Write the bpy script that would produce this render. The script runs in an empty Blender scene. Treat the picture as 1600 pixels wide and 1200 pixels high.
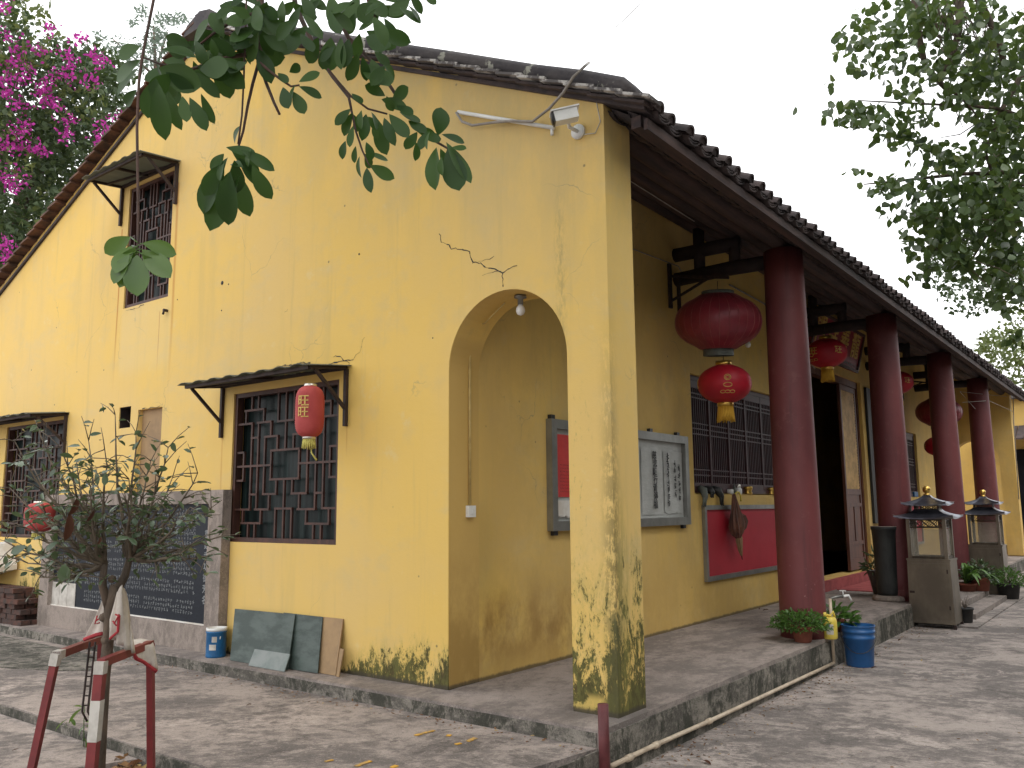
import bpy, bmesh, math, random
import numpy as np
from mathutils import Vector, Matrix, noise as mnoise
R=math.radians
random.seed(7); RNG=np.random.default_rng(7)
S=bpy.context.scene; COL=S.collection

# ------------------------------------------------------------------ camera
CX,CY,CZ=2.899,-4.902,1.35; FPX=1318.7
YAW,PITCH,ROLL=0.6511,0.1440,-0.0082
def _basis():
    cy,sy,cp,sp=math.cos(YAW),math.sin(YAW),math.cos(PITCH),math.sin(PITCH)
    f=Vector((-sy*cp,cy*cp,sp)); r=Vector((cy,sy,0)); u=r.cross(f)
    cr,sr=math.cos(ROLL),math.sin(ROLL)
    return cr*r+sr*u, -sr*r+cr*u, f
CR,CU,CF=_basis(); CP=Vector((CX,CY,CZ))
def P(px,py,d):
    """the place seen at (px,py) of the 1600x1200 photograph, d metres ahead"""
    return CP+(CF+CR*((px-800)/FPX)-CU*((py-600)/FPX))*d
def on(ax,val,px,py):
    d=CF+CR*((px-800)/FPX)-CU*((py-600)/FPX)
    return CP+d*((val-CP[ax])/d[ax])
cam=bpy.data.cameras.new('camera'); co=bpy.data.objects.new('camera',cam); COL.objects.link(co)
cam.sensor_width=36; cam.lens=FPX/1600*36; cam.clip_end=600; cam.clip_start=.05
co.matrix_world=Matrix(((CR.x,CU.x,-CF.x,CX),(CR.y,CU.y,-CF.y,CY),(CR.z,CU.z,-CF.z,CZ),(0,0,0,1)))
S.camera=co

# ------------------------------------------------------------------ sky and sun (bright overcast)
SUN_EL,SUN_AZ=R(56),R(118)
w=bpy.data.worlds.new('World'); S.world=w; w.use_nodes=True
nt=w.node_tree; nt.nodes.clear()
sky=nt.nodes.new('ShaderNodeTexSky'); sky.sky_type='NISHITA'; sky.sun_disc=False
sky.sun_elevation=SUN_EL; sky.sun_rotation=SUN_AZ; sky.air_density=1; sky.dust_density=6
hs=nt.nodes.new('ShaderNodeHueSaturation'); hs.inputs['Saturation'].default_value=.10
nt.links.new(sky.outputs[0],hs.inputs['Color'])
mx=nt.nodes.new('ShaderNodeMix'); mx.data_type='RGBA'; mx.inputs[0].default_value=.72
mx.inputs[7].default_value=(15.0,15.1,15.3,1)
nt.links.new(hs.outputs[0],mx.inputs[6])
bg=nt.nodes.new('ShaderNodeBackground'); bg.inputs[1].default_value=.150
nt.links.new(mx.outputs[2],bg.inputs[0])
wo=nt.nodes.new('ShaderNodeOutputWorld'); nt.links.new(bg.outputs[0],wo.inputs[0])
sl=bpy.data.lights.new('sun','SUN'); sl.energy=.8; sl.angle=R(25); sl.color=(1,.95,.88)
so=bpy.data.objects.new('sun',sl); COL.objects.link(so)
sd=Vector((math.sin(SUN_AZ)*math.cos(SUN_EL),math.cos(SUN_AZ)*math.cos(SUN_EL),math.sin(SUN_EL)))
so.rotation_euler=sd.to_track_quat('Z','Y').to_euler(); so.location=(6,-6,12)
S.view_settings.view_transform='Standard'; S.view_settings.look='None'
S.view_settings.gamma=1; S.view_settings.exposure=.14; S.view_settings.use_curve_mapping=False

# ------------------------------------------------------------------ material helpers
class NT:
    def __init__(s,name):
        s.m=bpy.data.materials.new(name); s.m.use_nodes=True; s.t=s.m.node_tree; s.t.nodes.clear()
        s.out=s.n('ShaderNodeOutputMaterial'); s.geo=s.n('ShaderNodeNewGeometry'); s.pos=s.geo.outputs['Position']
        s._xyz=None
    def n(s,t): return s.t.nodes.new(t)
    def l(s,a,b):
        if isinstance(a,(int,float)): b.default_value=a
        elif isinstance(a,(tuple,list)):
            b.default_value=tuple(a)+((1,) if len(a)==3 and len(b.default_value)==4 else ())
        else: s.t.links.new(a,b)
    def M(s,op,a,b=0.,c=0.,clamp=False):
        n=s.n('ShaderNodeMath'); n.operation=op; n.use_clamp=clamp
        s.l(a,n.inputs[0]); s.l(b,n.inputs[1]); s.l(c,n.inputs[2]); return n.outputs[0]
    def xyz(s):
        if s._xyz is None:
            n=s.n('ShaderNodeSeparateXYZ'); s.l(s.pos,n.inputs[0]); s._xyz=n.outputs
        return s._xyz
    def vec(s,sx,sy,sz):
        n=s.n('ShaderNodeVectorMath'); n.operation='MULTIPLY'; s.l(s.pos,n.inputs[0]); n.inputs[1].default_value=(sx,sy,sz); return n.outputs[0]
    def noise(s,scale,detail=4,rough=.6,v=None,dist=0.,off=0):
        n=s.n('ShaderNodeTexNoise'); v=v or s.pos
        if off:
            a=s.n('ShaderNodeVectorMath'); a.operation='ADD'; s.l(v,a.inputs[0]); a.inputs[1].default_value=(off,off*1.7,off*.6); v=a.outputs[0]
        s.l(v,n.inputs['Vector']); n.inputs['Scale'].default_value=scale; n.inputs['Detail'].default_value=detail
        n.inputs['Roughness'].default_value=rough; n.inputs['Distortion'].default_value=dist; return n.outputs[0]
    def ss(s,x,a,b):   # smoothstep a->b gives 0->1 (works reversed)
        n=s.n('ShaderNodeMapRange'); n.interpolation_type='SMOOTHSTEP'; s.l(x,n.inputs[0])
        if a<b: n.inputs[1].default_value=a; n.inputs[2].default_value=b
        else:
            n.inputs[1].default_value=b; n.inputs[2].default_value=a; n.inputs[3].default_value=1; n.inputs[4].default_value=0
        return n.outputs[0]
    def mix(s,f,a,b):
        n=s.n('ShaderNodeMix'); n.data_type='RGBA'; s.l(f,n.inputs[0]); s.l(a,n.inputs[6]); s.l(b,n.inputs[7]); return n.outputs[2]
    def mul(s,a,b): return s.M('MULTIPLY',a,b)
    def box(s,x,x0,x1,e=.03):
        return s.mul(s.ss(x,x0-e,x0+e),s.ss(x,x1+e,x1-e))
    def bump(s,h,strength=.3,dist=.01):
        n=s.n('ShaderNodeBump'); s.l(h,n.inputs['Height']); n.inputs['Strength'].default_value=strength; n.inputs['Distance'].default_value=dist; return n.outputs[0]
    def done(s,color,rough=.8,metal=0.,bump=None,spec=.4,trans=None,alpha=None,coat=0):
        p=s.n('ShaderNodeBsdfPrincipled'); s.l(color,p.inputs['Base Color']); s.l(rough,p.inputs['Roughness']); s.l(metal,p.inputs['Metallic'])
        p.inputs['Specular IOR Level'].default_value=spec; p.inputs['Coat Weight'].default_value=coat
        if bump is not None: s.l(bump,p.inputs['Normal'])
        if alpha is not None: p.inputs['Alpha'].default_value=alpha
        o=p.outputs[0]
        if trans:
            t=s.n('ShaderNodeBsdfTranslucent'); s.l(trans[1],t.inputs[0]); mx=s.n('ShaderNodeMixShader'); mx.inputs[0].default_value=trans[0]
            s.l(o,mx.inputs[1]); s.l(t.outputs[0],mx.inputs[2]); o=mx.outputs[0]
        s.l(o,s.out.inputs[0]); return s.m

def simple(name,c1,c2=None,scale=6,rough=.6,metal=0.,bumps=.15,bd=.005,spec=.4,stretch=(1,1,1),coat=0,alpha=None,lo=.35,hi=.65):
    n=NT(name); v=n.vec(*stretch)
    f=n.ss(n.noise(scale,5,.65,v),lo,hi)
    c=n.mix(f,c1,c2 or tuple(x*.7 for x in c1))
    b=n.bump(n.noise(scale*5,4,.7,v),bumps,bd)
    return n.done(c,rough,metal,b,spec,coat=coat,alpha=alpha)

def wall_material(name,gable=True,dingy=0.):
    n=NT(name); x,y,z=n.xyz()
    big=n.noise(.55,4,.6,off=3); med=n.noise(2.3,5,.65,off=9); fine=n.noise(26,4,.7)
    c=n.mix(n.ss(big,.3,.7),(.725,.490,.132),(.672,.472,.178))
    c=n.mix(n.mul(n.ss(med,.5,.72),.55),c,(.60,.45,.20))
    c=n.mix(n.mul(n.ss(n.noise(1.1,6,.7,n.vec(1,1,2.2),off=21),.52,.72),.35),c,(.56,.45,.25))
    c=n.mix(n.mul(n.ss(fine,.6,.8),.18),c,(.5,.38,.15))
    # pale repainted ghosts
    c=n.mix(n.mul(n.ss(n.noise(3.7,5,.7,off=40),.62,.72),.35),c,(.68,.55,.29))
    # dust and drips running down
    drip=n.noise(1.,6,.7,n.vec(9,9,.55),off=5)
    c=n.mix(n.mul(n.ss(drip,.52,.74),.30),c,(.46,.35,.15)); c=n.mix(n.mul(n.ss(n.noise(1.,5,.6,n.vec(2.2,2.2,.35),off=17),.54,.72),.35),c,(.52,.39,.16))
    # specks and nail holes
    vo=n.n('ShaderNodeTexVoronoi'); vo.inputs['Scale'].default_value=3.1; n.l(n.pos,vo.inputs['Vector'])
    c=n.mix(n.mul(n.ss(vo.outputs['Distance'],.045,.02),.75),c,(.13,.11,.07))
    # hair cracks
    vc=n.n('ShaderNodeTexVoronoi'); vc.feature='DISTANCE_TO_EDGE'; vc.inputs['Scale'].default_value=1.15
    wn=n.n('ShaderNodeTexNoise'); wn.inputs['Scale'].default_value=2.5; n.l(n.pos,wn.inputs['Vector']); wn.inputs['Detail'].default_value=6
    wa=n.n('ShaderNodeVectorMath'); wa.operation='MULTIPLY_ADD'; n.l(wn.outputs['Color'],wa.inputs[0]); wa.inputs[1].default_value=(.55,.55,.55); n.l(n.pos,wa.inputs[2]); n.l(wa.outputs[0],vc.inputs['Vector'])
    crack=n.mul(n.ss(vc.outputs['Distance'],.006,.001),n.ss(n.noise(.9,2,.5,off=60),.56,.66))
    c=n.mix(n.mul(crack,.6),c,(.30,.25,.14))
    # height-driven moss near the ground
    mo=n.noise(1.,9,.78,n.vec(7,7,3.4),off=12,dist=.4); m2=n.noise(1.,6,.75,n.vec(46,46,20),off=2)
    mm=n.M('ADD',n.mul(mo,.68),n.mul(m2,.32))
    if gable:
        pillar=n.ss(x,-.46,-.36)
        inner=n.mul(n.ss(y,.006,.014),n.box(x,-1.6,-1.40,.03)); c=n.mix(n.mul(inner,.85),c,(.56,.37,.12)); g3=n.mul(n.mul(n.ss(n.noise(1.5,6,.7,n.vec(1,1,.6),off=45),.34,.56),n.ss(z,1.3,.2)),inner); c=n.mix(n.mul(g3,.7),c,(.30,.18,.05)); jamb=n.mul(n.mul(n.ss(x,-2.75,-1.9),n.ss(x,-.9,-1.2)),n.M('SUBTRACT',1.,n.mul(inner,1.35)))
        left=n.mul(n.ss(x,-8.0,-8.15),n.ss(x,-9.2,-8.5))
        hgt=n.M('ADD',n.M('ADD',n.mul(pillar,n.M('ADD',.60,n.mul(n.ss(y,.02,.10),.12))),n.mul(jamb,.18)),n.mul(left,.42))
        hgt=n.M('ADD',hgt,.07)
    else:
        pillar=None; hgt=n.M('ADD',.03,0.)
    lvl=n.M('DIVIDE',z,hgt)
    mask=n.ss(n.M('SUBTRACT',mm,n.mul(lvl,.120)),.400,.450)
    mask=n.mul(mask,n.ss(n.M('SUBTRACT',lvl,0),1.9,1.0))
    if gable:
        green=n.mix(n.ss(n.noise(22,6,.8,n.vec(1,1,.5),off=31),.35,.6),(.020,.024,.011),(.080,.088,.028))
        green=n.mix(n.ss(n.noise(9,6,.7,n.vec(1,1,.4),off=77),.62,.70),green,(.34,.28,.06)); green=n.mix(n.ss(n.noise(14,6,.8,n.vec(1,1,.5),off=57),.56,.64),green,(.030,.022,.016))
        bare=n.mul(n.mul(n.box(z,.02,.115,.03),n.box(x,-.36,-.10,.04)),n.ss(y,.05,.0)); mask=n.mul(mask,n.M('SUBTRACT',1.,n.mul(bare,n.ss(n.noise(7,5,.7,off=19),.42,.5))))
        soft=n.mul(n.ss(n.M('SUBTRACT',mo,n.mul(lvl,.075)),.36,.50),n.ss(lvl,2.2,.6)); c=n.mix(n.mul(soft,.42),c,(.30,.27,.075))
        c=n.mix(n.mul(mask,.90),c,green)
        # dark mould running up the corner of the end pillar and above the arch
        ax=n.M('ABSOLUTE',n.M('ADD',x,.0)); ay=n.M('ABSOLUTE',y)
        ed=n.M('MAXIMUM',ax,ay)
        wob=n.noise(3.,5,.7,n.vec(1,1,1.4),off=8)
        e1=n.mul(n.ss(ed,.13,.0),n.ss(z,3.2,.25)); e1=n.mul(e1,n.ss(n.M('ADD',n.mul(n.noise(40,5,.8,n.vec(1,1,.30)),.6),n.mul(wob,.5)),.47,.57))
        c=n.mix(n.mul(e1,.85),c,(.09,.085,.035))
        f1=n.mul(n.box(y,.03,.17,.05),n.mul(n.ss(z,1.75,.7),n.ss(x,-.05,-.0))); f1=n.mul(f1,n.ss(n.noise(9,6,.75,n.vec(2.4,2.4,.20),off=4),.40,.58))
        c=n.mix(n.mul(f1,.62),c,(.22,.20,.055))
        e2=n.mul(n.box(n.M('ADD',x,n.mul(wob,.05)),-.40,-.33,.05),n.box(z,2.25,3.55,.35)); e2=n.mul(e2,n.ss(n.noise(30,5,.75,n.vec(1,1,.3)),.40,.62))
        c=n.mix(n.mul(e2,.55),c,(.24,.21,.10))
        e3=n.mul(n.box(x,-.34,-.16,.05),n.box(z,.25,2.1,.3)); e3=n.mul(e3,n.ss(n.noise(34,6,.8,n.vec(1,1,.4),off=13),.56,.68))
        c=n.mix(n.mul(e3,.55),c,(.27,.24,.09))
        # rust streaks below the canopy brackets
        for (sx,z0,z1,a,w_) in ((-6.66,2.6,4.66,.75,.022),(-5.48,2.4,4.95,.55,.035),(-5.73,2.75,3.52,.8,.012),(-4.45,1.2,2.04,.35,.018),(-2.63,1.75,2.1,.4,.012),(-7.72,1.4,2.0,.3,.018)):
            d=n.M('ABSOLUTE',n.M('SUBTRACT',n.M('ADD',x,n.mul(n.noise(1.2,3,.5,off=sx),.03)),sx+.015))
            m=n.mul(n.ss(d,w_,w_*.2),n.mul(n.ss(z,z0,z0+(z1-z0)*.6),n.ss(z,z1+.01,z1-.01)))
            c=n.mix(n.mul(m,a),c,(.42,.16,.035))
        # patched plaster below the upper window
        pb=n.mul(n.box(x,-6.55,-5.5,.04),n.box(z,2.9,3.65,.12)); c=n.mix(n.mul(pb,.28),c,(.66,.54,.30))
        # streaky stains and painted-in shade under the verge and eave corner
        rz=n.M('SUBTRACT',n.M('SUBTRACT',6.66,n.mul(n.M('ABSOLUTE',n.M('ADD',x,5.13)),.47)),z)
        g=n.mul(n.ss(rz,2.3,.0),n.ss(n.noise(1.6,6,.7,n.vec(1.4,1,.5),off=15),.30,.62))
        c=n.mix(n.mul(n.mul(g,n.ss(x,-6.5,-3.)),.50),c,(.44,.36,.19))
    else:
        g=n.mul(n.ss(z,1.1,.2),n.ss(n.noise(1.3,6,.7,off=15),.35,.62))
        c=n.mix(n.mul(g,.5),c,(.44,.26,.065)); g2=n.mul(n.box(z,.08,.62,.22),n.mul(n.ss(n.noise(1.5,6,.7,n.vec(1,1,.6),off=45),.36,.58),n.ss(y,3.6,1.5))); c=n.mix(n.mul(g2,.8),c,(.25,.135,.038)); c=n.mix(n.mul(n.mul(n.ss(y,.75,.37),n.box(z,.7,1.3,.25)),.5),c,(.34,.25,.07)); c=n.mix(n.mul(n.ss(n.noise(.8,6,.7,off=91),.35,.6),.5),c,(.56,.37,.12)); c=n.mix(n.mul(n.ss(n.noise(1.1,6,.7,n.vec(1,1,.5),off=61),.45,.7),.45),c,(.42,.29,.12))
    # dark line at ground
    c=n.mix(n.mul(n.ss(n.M('SUBTRACT',z,n.mul(mo,.05)),.015,-.01),.8),c,(.06,.05,.04))
    b=n.bump(n.M('ADD',n.mul(n.noise(5,5,.6),1.),n.mul(n.noise(70,4,.7),.12)),.35,.012)
    return n.done(c,.82,0,b,.25)

def concrete(name,light,dark,scale=.8,stretch=(1,1,1),blot=.5,seams=None,green=0,lo=.45,hi=.555,cr_=.35,rot=0):
    n=NT(name)
    mp=n.n('ShaderNodeMapping'); mp.inputs['Rotation'].default_value=(0,0,-rot); n.l(n.pos,mp.inputs['Vector'])
    sc=n.n('ShaderNodeVectorMath'); sc.operation='MULTIPLY'; n.l(mp.outputs[0],sc.inputs[0]); sc.inputs[1].default_value=stretch; v=sc.outputs[0]
    a=n.noise(scale,10,.74,v,dist=.5); b=n.noise(scale*3.3,9,.78,v,off=5,dist=.5); d=n.noise(scale*11,7,.8,v,off=25,dist=.3)
    k=n.M('ADD',n.M('ADD',n.mul(a,.40),n.mul(b,.32)),n.mul(d,.28))
    c=n.mix(n.ss(k,lo,hi),dark,light)
    c=n.mix(n.mul(n.ss(n.M('ADD',n.mul(n.noise(scale*1.7,10,.8,v,off=33,dist=.6),.7),n.mul(d,.3)),.54,.60),blot),c,tuple(x*1.30 for x in light))
    c=n.mix(n.mul(n.ss(n.M('ADD',n.mul(n.noise(scale*1.3,10,.8,v,off=53,dist=.6),.7),n.mul(d,.3)),.53,.60),blot*1.2),c,tuple(x*.62 for x in dark))
    g=n.noise(130,3,.6); c=n.mix(n.mul(n.ss(g,.48,.62),.30),c,tuple(x*.45 for x in dark))
    c=n.mix(n.mul(n.ss(n.noise(90,3,.6,off=7),.58,.68),.35),c,tuple(min(1,x*1.35) for x in light))
    fl=n.noise(15,9,.8,off=88); c=n.mix(n.mul(n.ss(fl,.57,.63),.38),c,tuple(min(1,x*1.35) for x in light)); c=n.mix(n.mul(n.ss(n.noise(19,9,.8,off=48),.57,.63),.45),c,tuple(x*.6 for x in dark))
    vc=n.n('ShaderNodeTexVoronoi'); vc.feature='DISTANCE_TO_EDGE'; vc.inputs['Scale'].default_value=.45
    wn=n.n('ShaderNodeTexNoise'); wn.inputs['Scale'].default_value=2.2; n.l(n.pos,wn.inputs['Vector']); wn.inputs['Detail'].default_value=7
    wa=n.n('ShaderNodeVectorMath'); wa.operation='MULTIPLY_ADD'; n.l(wn.outputs['Color'],wa.inputs[0]); wa.inputs[1].default_value=(.9,.9,.9); n.l(n.pos,wa.inputs[2]); n.l(wa.outputs[0],vc.inputs['Vector'])
    cr=n.mul(n.ss(vc.outputs['Distance'],.0035,.0008),n.ss(n.noise(.7,2,.5,off=41),.50,.60))
    c=n.mix(n.mul(cr,cr_),c,(.05,.045,.04))
    if green:
        c=n.mix(n.mul(n.ss(n.noise(3.6,8,.8,n.vec(1,1,.6),off=71,dist=.5),.48,.56),green),c,(.035,.037,.028))
    bp=n.bump(n.M('ADD',n.mul(k,.8),n.mul(n.noise(60,6,.8),.30)),.6,.012)
    return n.done(c,.88,0,bp,.22)

def leafmat(name,c1,c2,tc,rough=.35,trans=.25,spec=.5,island=True,c3=None):
    n=NT(name)
    if island: rnd=n.geo.outputs['Random Per Island']
    else:
        oi=n.n('ShaderNodeObjectInfo'); rnd=oi.outputs['Random']
    c=n.mix(rnd,c1,c2)
    if c3: c=n.mix(n.mul(n.ss(n.M('FRACT',n.mul(rnd,7.31)),.86,.93),.8),c,c3)
    bf=n.geo.outputs['Backfacing']
    c=n.mix(n.mul(bf,.45),c,tuple(x*1.5+.01 for x in c2))
    b=n.bump(n.noise(50,3,.5),.15,.002)
    return n.done(c,rough,0,b,spec,trans=(trans,tc))

MAT={}
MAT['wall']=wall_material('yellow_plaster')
MAT['wall_in']=wall_material('yellow_plaster_porch',False)
MAT['ground']=concrete('yard_concrete',(.400,.345,.312),(.165,.146,.136),.9,(.85,1.1,1),.7,rot=R(28))
MAT['slab']=concrete('slab_concrete',(.380,.322,.288),(.155,.136,.126),1.0,(.80,1.1,1),.7,rot=R(40))
MAT['porch']=concrete('porch_concrete',(.330,.280,.252),(.180,.156,.143),.9,(1,.6,1),.30,cr_=.6)
MAT['plinth']=concrete('stained_plinth',(.270,.245,.210),(.100,.092,.080),1.6,(1,1,1.6),.45,green=.8)
MAT['far_ground']=concrete('kerb_concrete',(.26,.23,.20),(.12,.11,.10),1.2)
MAT['soil']=simple('soil',(.10,.075,.055),(.05,.04,.032),9,.95,bumps=.7,bd=.02)
MAT['stone']=concrete('stele_surround_render',(.330,.275,.240),(.200,.168,.145),1.3,(1,1,.6),.35,cr_=0)
MAT['granite']=simple('black_granite',(.009,.012,.019),(.014,.018,.026),40,.5,bumps=.02,spec=.2)
MAT['glyph']=simple('engraved_white',(.28,.29,.29),(.18,.19,.20),30,.8)
MAT['tile']=simple('old_clay_tile',(.080,.058,.055),(.034,.029,.031),5,.85,bumps=.5,bd=.01,lo=.3,hi=.7)
MAT['tile_brown']=simple('brown_clay_tile',(.150,.070,.045),(.060,.035,.028),6,.85,bumps=.5,bd=.01)
def vergemat():
    n=NT('lichened_verge_plaster')
    c=n.mix(n.ss(n.noise(3,6,.7),.35,.65),(.060,.056,.062),(.105,.095,.095))
    c=n.mix(n.mul(n.ss(n.noise(5.5,5,.6,n.vec(1,1,1),off=6),.60,.66),.8),c,(.42,.42,.36))
    return n.done(c,.9,0,n.bump(n.noise(30,5,.7),.5,.01),.2)
MAT['verge']=vergemat()
MAT['mortar']=simple('pale_mortar_edge',(.50,.48,.46),(.12,.11,.11),7,.9,lo=.42,hi=.52)
MAT['beam']=simple('weathered_beam',(.070,.042,.036),(.032,.023,.024),4,.8,bumps=.35,bd=.006,stretch=(3,.35,3))
MAT['beamdark']=simple('dark_beam',(.040,.028,.028),(.022,.018,.020),4,.8)
def colmat():
    n=NT('red_column_paint'); x,y,z=n.xyz()
    c=n.mix(n.ss(n.noise(1.6,5,.6,n.vec(1,1,.5)),.35,.65),(.105,.025,.028),(.155,.038,.040))
    c=n.mix(n.mul(n.ss(n.noise(7,6,.75,off=4),.56,.66),.35),c,(.20,.08,.075)); c=n.mix(n.mul(n.ss(n.noise(1.,5,.7,n.vec(8,8,.5),off=44),.52,.68),.4),c,(.07,.024,.026))
    low=n.ss(z,1.6,.1)
    sp=n.mul(n.ss(n.noise(19,5,.7,off=8),.665,.70),low)
    c=n.mix(n.mul(sp,.55),c,(.50,.30,.28))
    c=n.mix(n.mul(n.mul(n.ss(n.noise(5,6,.7,off=2),.48,.6),n.ss(z,.4,.0)),.5),c,(.27,.13,.12))
    r=n.M('ADD',.46,n.mul(n.noise(6,4,.6),.25))
    return n.done(c,r,0,n.bump(n.noise(14,5,.65,n.vec(1,1,.5)),.22,.008),.45)
MAT['column']=colmat()
MAT['redwood']=simple('dark_red_lattice',(.060,.022,.024),(.040,.018,.022),8,.5)
MAT['brownwood']=simple('brown_window_wood',(.080,.032,.022),(.042,.020,.016),9,.55,bumps=.25,stretch=(1,1,.4))
MAT['doorwood']=simple('door_wood',(.150,.055,.030),(.080,.030,.020),5,.5,stretch=(2,2,.3))
MAT['goldlattice']=simple('gold_fretwork',(.72,.46,.16),(.50,.30,.09),7,.5)
MAT['goldpaint']=simple('gold_paint',(.62,.42,.12),(.45,.28,.06),9,.45)
def glassm():
    n=NT('dark_window_glass')
    g=n.noise(3,4,.6,n.vec(6,1,.25)); c=n.mix(n.ss(g,.35,.7),(.006,.010,.010),(.022,.036,.034))
    return n.done(c,.30,0,n.bump(n.noise(2,2,.5),.05,.01),.16)
MAT['glass']=glassm()
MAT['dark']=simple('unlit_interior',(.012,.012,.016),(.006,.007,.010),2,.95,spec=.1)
MAT['iron']=simple('rusted_iron',(.045,.026,.022),(.022,.015,.014),14,.7,bumps=.4)
MAT['sheet']=leafmat('ribbed_translucent_sheet',(.16,.16,.13),(.13,.13,.11),(.30,.30,.24),.6,.4,.2,True)
MAT['lantred']=simple('lantern_satin_red',(.230,.026,.038),(.170,.020,.032),5,.40,bumps=.08)
MAT['lantred2']=simple('lantern_cloth_bright_red',(.420,.011,.026),(.330,.009,.022),5,.5,bumps=.06)
MAT['lantpaper']=simple('faded_paper_red',(.420,.065,.060),(.350,.045,.045),5,.7,bumps=.08)
MAT['capgrey']=simple('grey_green_cap',(.135,.150,.130),(.09,.10,.09),9,.6)
MAT['ribline']=simple('pink_rib',(.42,.16,.14),(.3,.09,.09),9,.5)
MAT['gold']=simple('gold_foil',(.78,.52,.14),(.60,.36,.08),12,.28,metal=.9)
MAT['silver']=simple('silver_foil',(.75,.72,.66),(.6,.57,.5),12,.3,metal=.8)
MAT['tassel']=simple('yellow_tassel',(.70,.42,.05),(.55,.30,.03),30,.8,bumps=.5,stretch=(4,4,.3))
MAT['tasselpale']=simple('faded_yellow_tassel',(.62,.56,.16),(.45,.40,.10),30,.8,bumps=.5)
MAT['alu']=simple('aluminium_frame',(.30,.30,.28),(.22,.22,.205),3,.42,metal=.75,stretch=(1,1,1))
MAT['redboard']=simple('red_board',(.420,.018,.034),(.370,.014,.028),2,.6,bumps=.05)
MAT['redpaper']=simple('red_paper',(.58,.045,.040),(.50,.035,.035),8,.5)
def papermat():
    n=NT('grey_scroll_paper')
    c=n.mix(n.ss(n.noise(3,6,.7),.3,.7),(.36,.37,.35),(.48,.49,.47))
    c=n.mix(n.mul(n.ss(n.noise(7,6,.75,off=5),.62,.68),.5),c,(.30,.24,.14))
    return n.done(c,.45,0,n.bump(n.noise(6,5,.6,n.vec(1,.4,1.6)),.6,.02),.5)
MAT['paper']=papermat()
MAT['ink']=simple('black_ink',(.025,.025,.027),(.04,.04,.04),9,.8)
MAT['white']=simple('white_plastic',(.74,.74,.72),(.66,.66,.64),6,.4)
MAT['black']=simple('black_plastic',(.018,.018,.020),(.03,.03,.03),9,.35)
MAT['pvc']=simple('cream_pvc_pipe',(.58,.48,.36),(.42,.33,.24),8,.45)
MAT['conduit']=simple('grey_cable',(.30,.27,.24),(.22,.20,.18),9,.6)
MAT['conduit_y']=simple('painted_conduit',(.55,.40,.15),(.42,.30,.11),9,.6)
MAT['blue']=simple('blue_plastic',(.022,.105,.290),(.018,.085,.235),5,.38,bumps=.1)
MAT['bluecan']=simple('blue_paint_tin',(.020,.130,.300),(.015,.09,.22),9,.4)
MAT['terracotta']=simple('terracotta',(.230,.070,.045),(.17,.055,.035),9,.8)
MAT['potblack']=simple('black_pot',(.022,.022,.023),(.04,.038,.036),9,.55)
MAT['potgrey']=simple('grey_glazed_pot',(.075,.062,.060),(.05,.042,.042),9,.45)
MAT['urn']=simple('sooty_urn',(.014,.015,.016),(.032,.034,.032),9,.6,stretch=(1,1,.3),bumps=.4)
MAT['yellowjug']=simple('yellow_plastic',(.72,.58,.10),(.66,.50,.08),9,.4)
MAT['steel']=simple('tarnished_steel',(.235,.200,.155),(.150,.126,.100),2.2,.42,metal=.85,stretch=(1,1,.6))
MAT['steelroof']=simple('blued_steel_roof',(.22,.23,.27),(.12,.12,.15),3,.3,metal=.85)
MAT['steeledge']=simple('bright_steel_tip',(.62,.54,.52),(.5,.42,.4),9,.35,metal=.5)
MAT['fret']=simple('bronze_fretwork',(.10,.075,.05),(.05,.04,.03),9,.5,metal=.4)
MAT['clear']=simple('cabinet_glass',(.55,.52,.42),(.42,.40,.34),2,.08,alpha=.22)
MAT['redpaint']=simple('red_oxide_paint',(.215,.034,.034),(.150,.026,.028),7,.55,bumps=.2)
MAT['darkred']=simple('maroon_paint',(.135,.032,.034),(.09,.022,.024),7,.55)  # maroon paint of the pipe stub
MAT['whitepaint']=simple('worn_white_paint',(.56,.53,.48),(.40,.37,.33),8,.7)
MAT['cloth']=simple('white_sackcloth',(.66,.60,.53),(.56,.50,.44),20,.9,bumps=.4)
MAT['clothred']=simple('red_hem',(.48,.05,.06),(.36,.04,.05),9,.9)
MAT['bark']=simple('grey_bark',(.150,.110,.080),(.070,.055,.042),12,.9,bumps=.8,bd=.01,stretch=(1,1,.4))
MAT['twig']=simple('twig_bark',(.17,.135,.095),(.10,.078,.058),12,.85)
MAT['stem']=simple('aerial_stem',(.105,.060,.045),(.055,.038,.032),20,.8,stretch=(1,1,.4))
MAT['greenglass']=simple('dusty_green_glass',(.034,.050,.043),(.072,.094,.084),3.5,.5,bumps=.15,spec=.35,stretch=(1,1,2.5),lo=.40,hi=.62)
MAT['paleglass']=simple('chalky_glass',(.13,.16,.15),(.20,.22,.21),6,.5,bumps=.1)
MAT['brownboard']=simple('brown_board',(.34,.22,.11),(.26,.17,.09),4,.7)
MAT['brick']=simple('old_brick',(.115,.050,.036),(.055,.038,.033),9,.95,bumps=.6,bd=.01)
MAT['foam']=simple('white_foam',(.72,.70,.66),(.60,.55,.48),4,.8)
MAT['orange']=simple('orange_paint_mark',(.62,.34,.05),(.40,.26,.10),14,.9,lo=.45,hi=.55)
MAT['umb']=simple('umbrella_cloth',(.085,.045,.036),(.19,.08,.05),9,.8,stretch=(3,3,.5))
MAT['signred']=simple('plaque_red',(.26,.020,.034),(.19,.016,.028),5,.45)
MAT['mat_red']=simple('red_mat',(.34,.075,.075),(.25,.05,.05),5,.85)
MAT['deadleaf']=leafmat('dead_leaf',(.13,.055,.028),(.26,.15,.07),(.3,.15,.06),.8,.1,.2,True,(.5,.38,.16))
MAT['bigleaf']=leafmat('broad_dark_leaf',(.018,.048,.012),(.044,.090,.020),(.11,.23,.03),.42,.14,.26,False)
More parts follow.
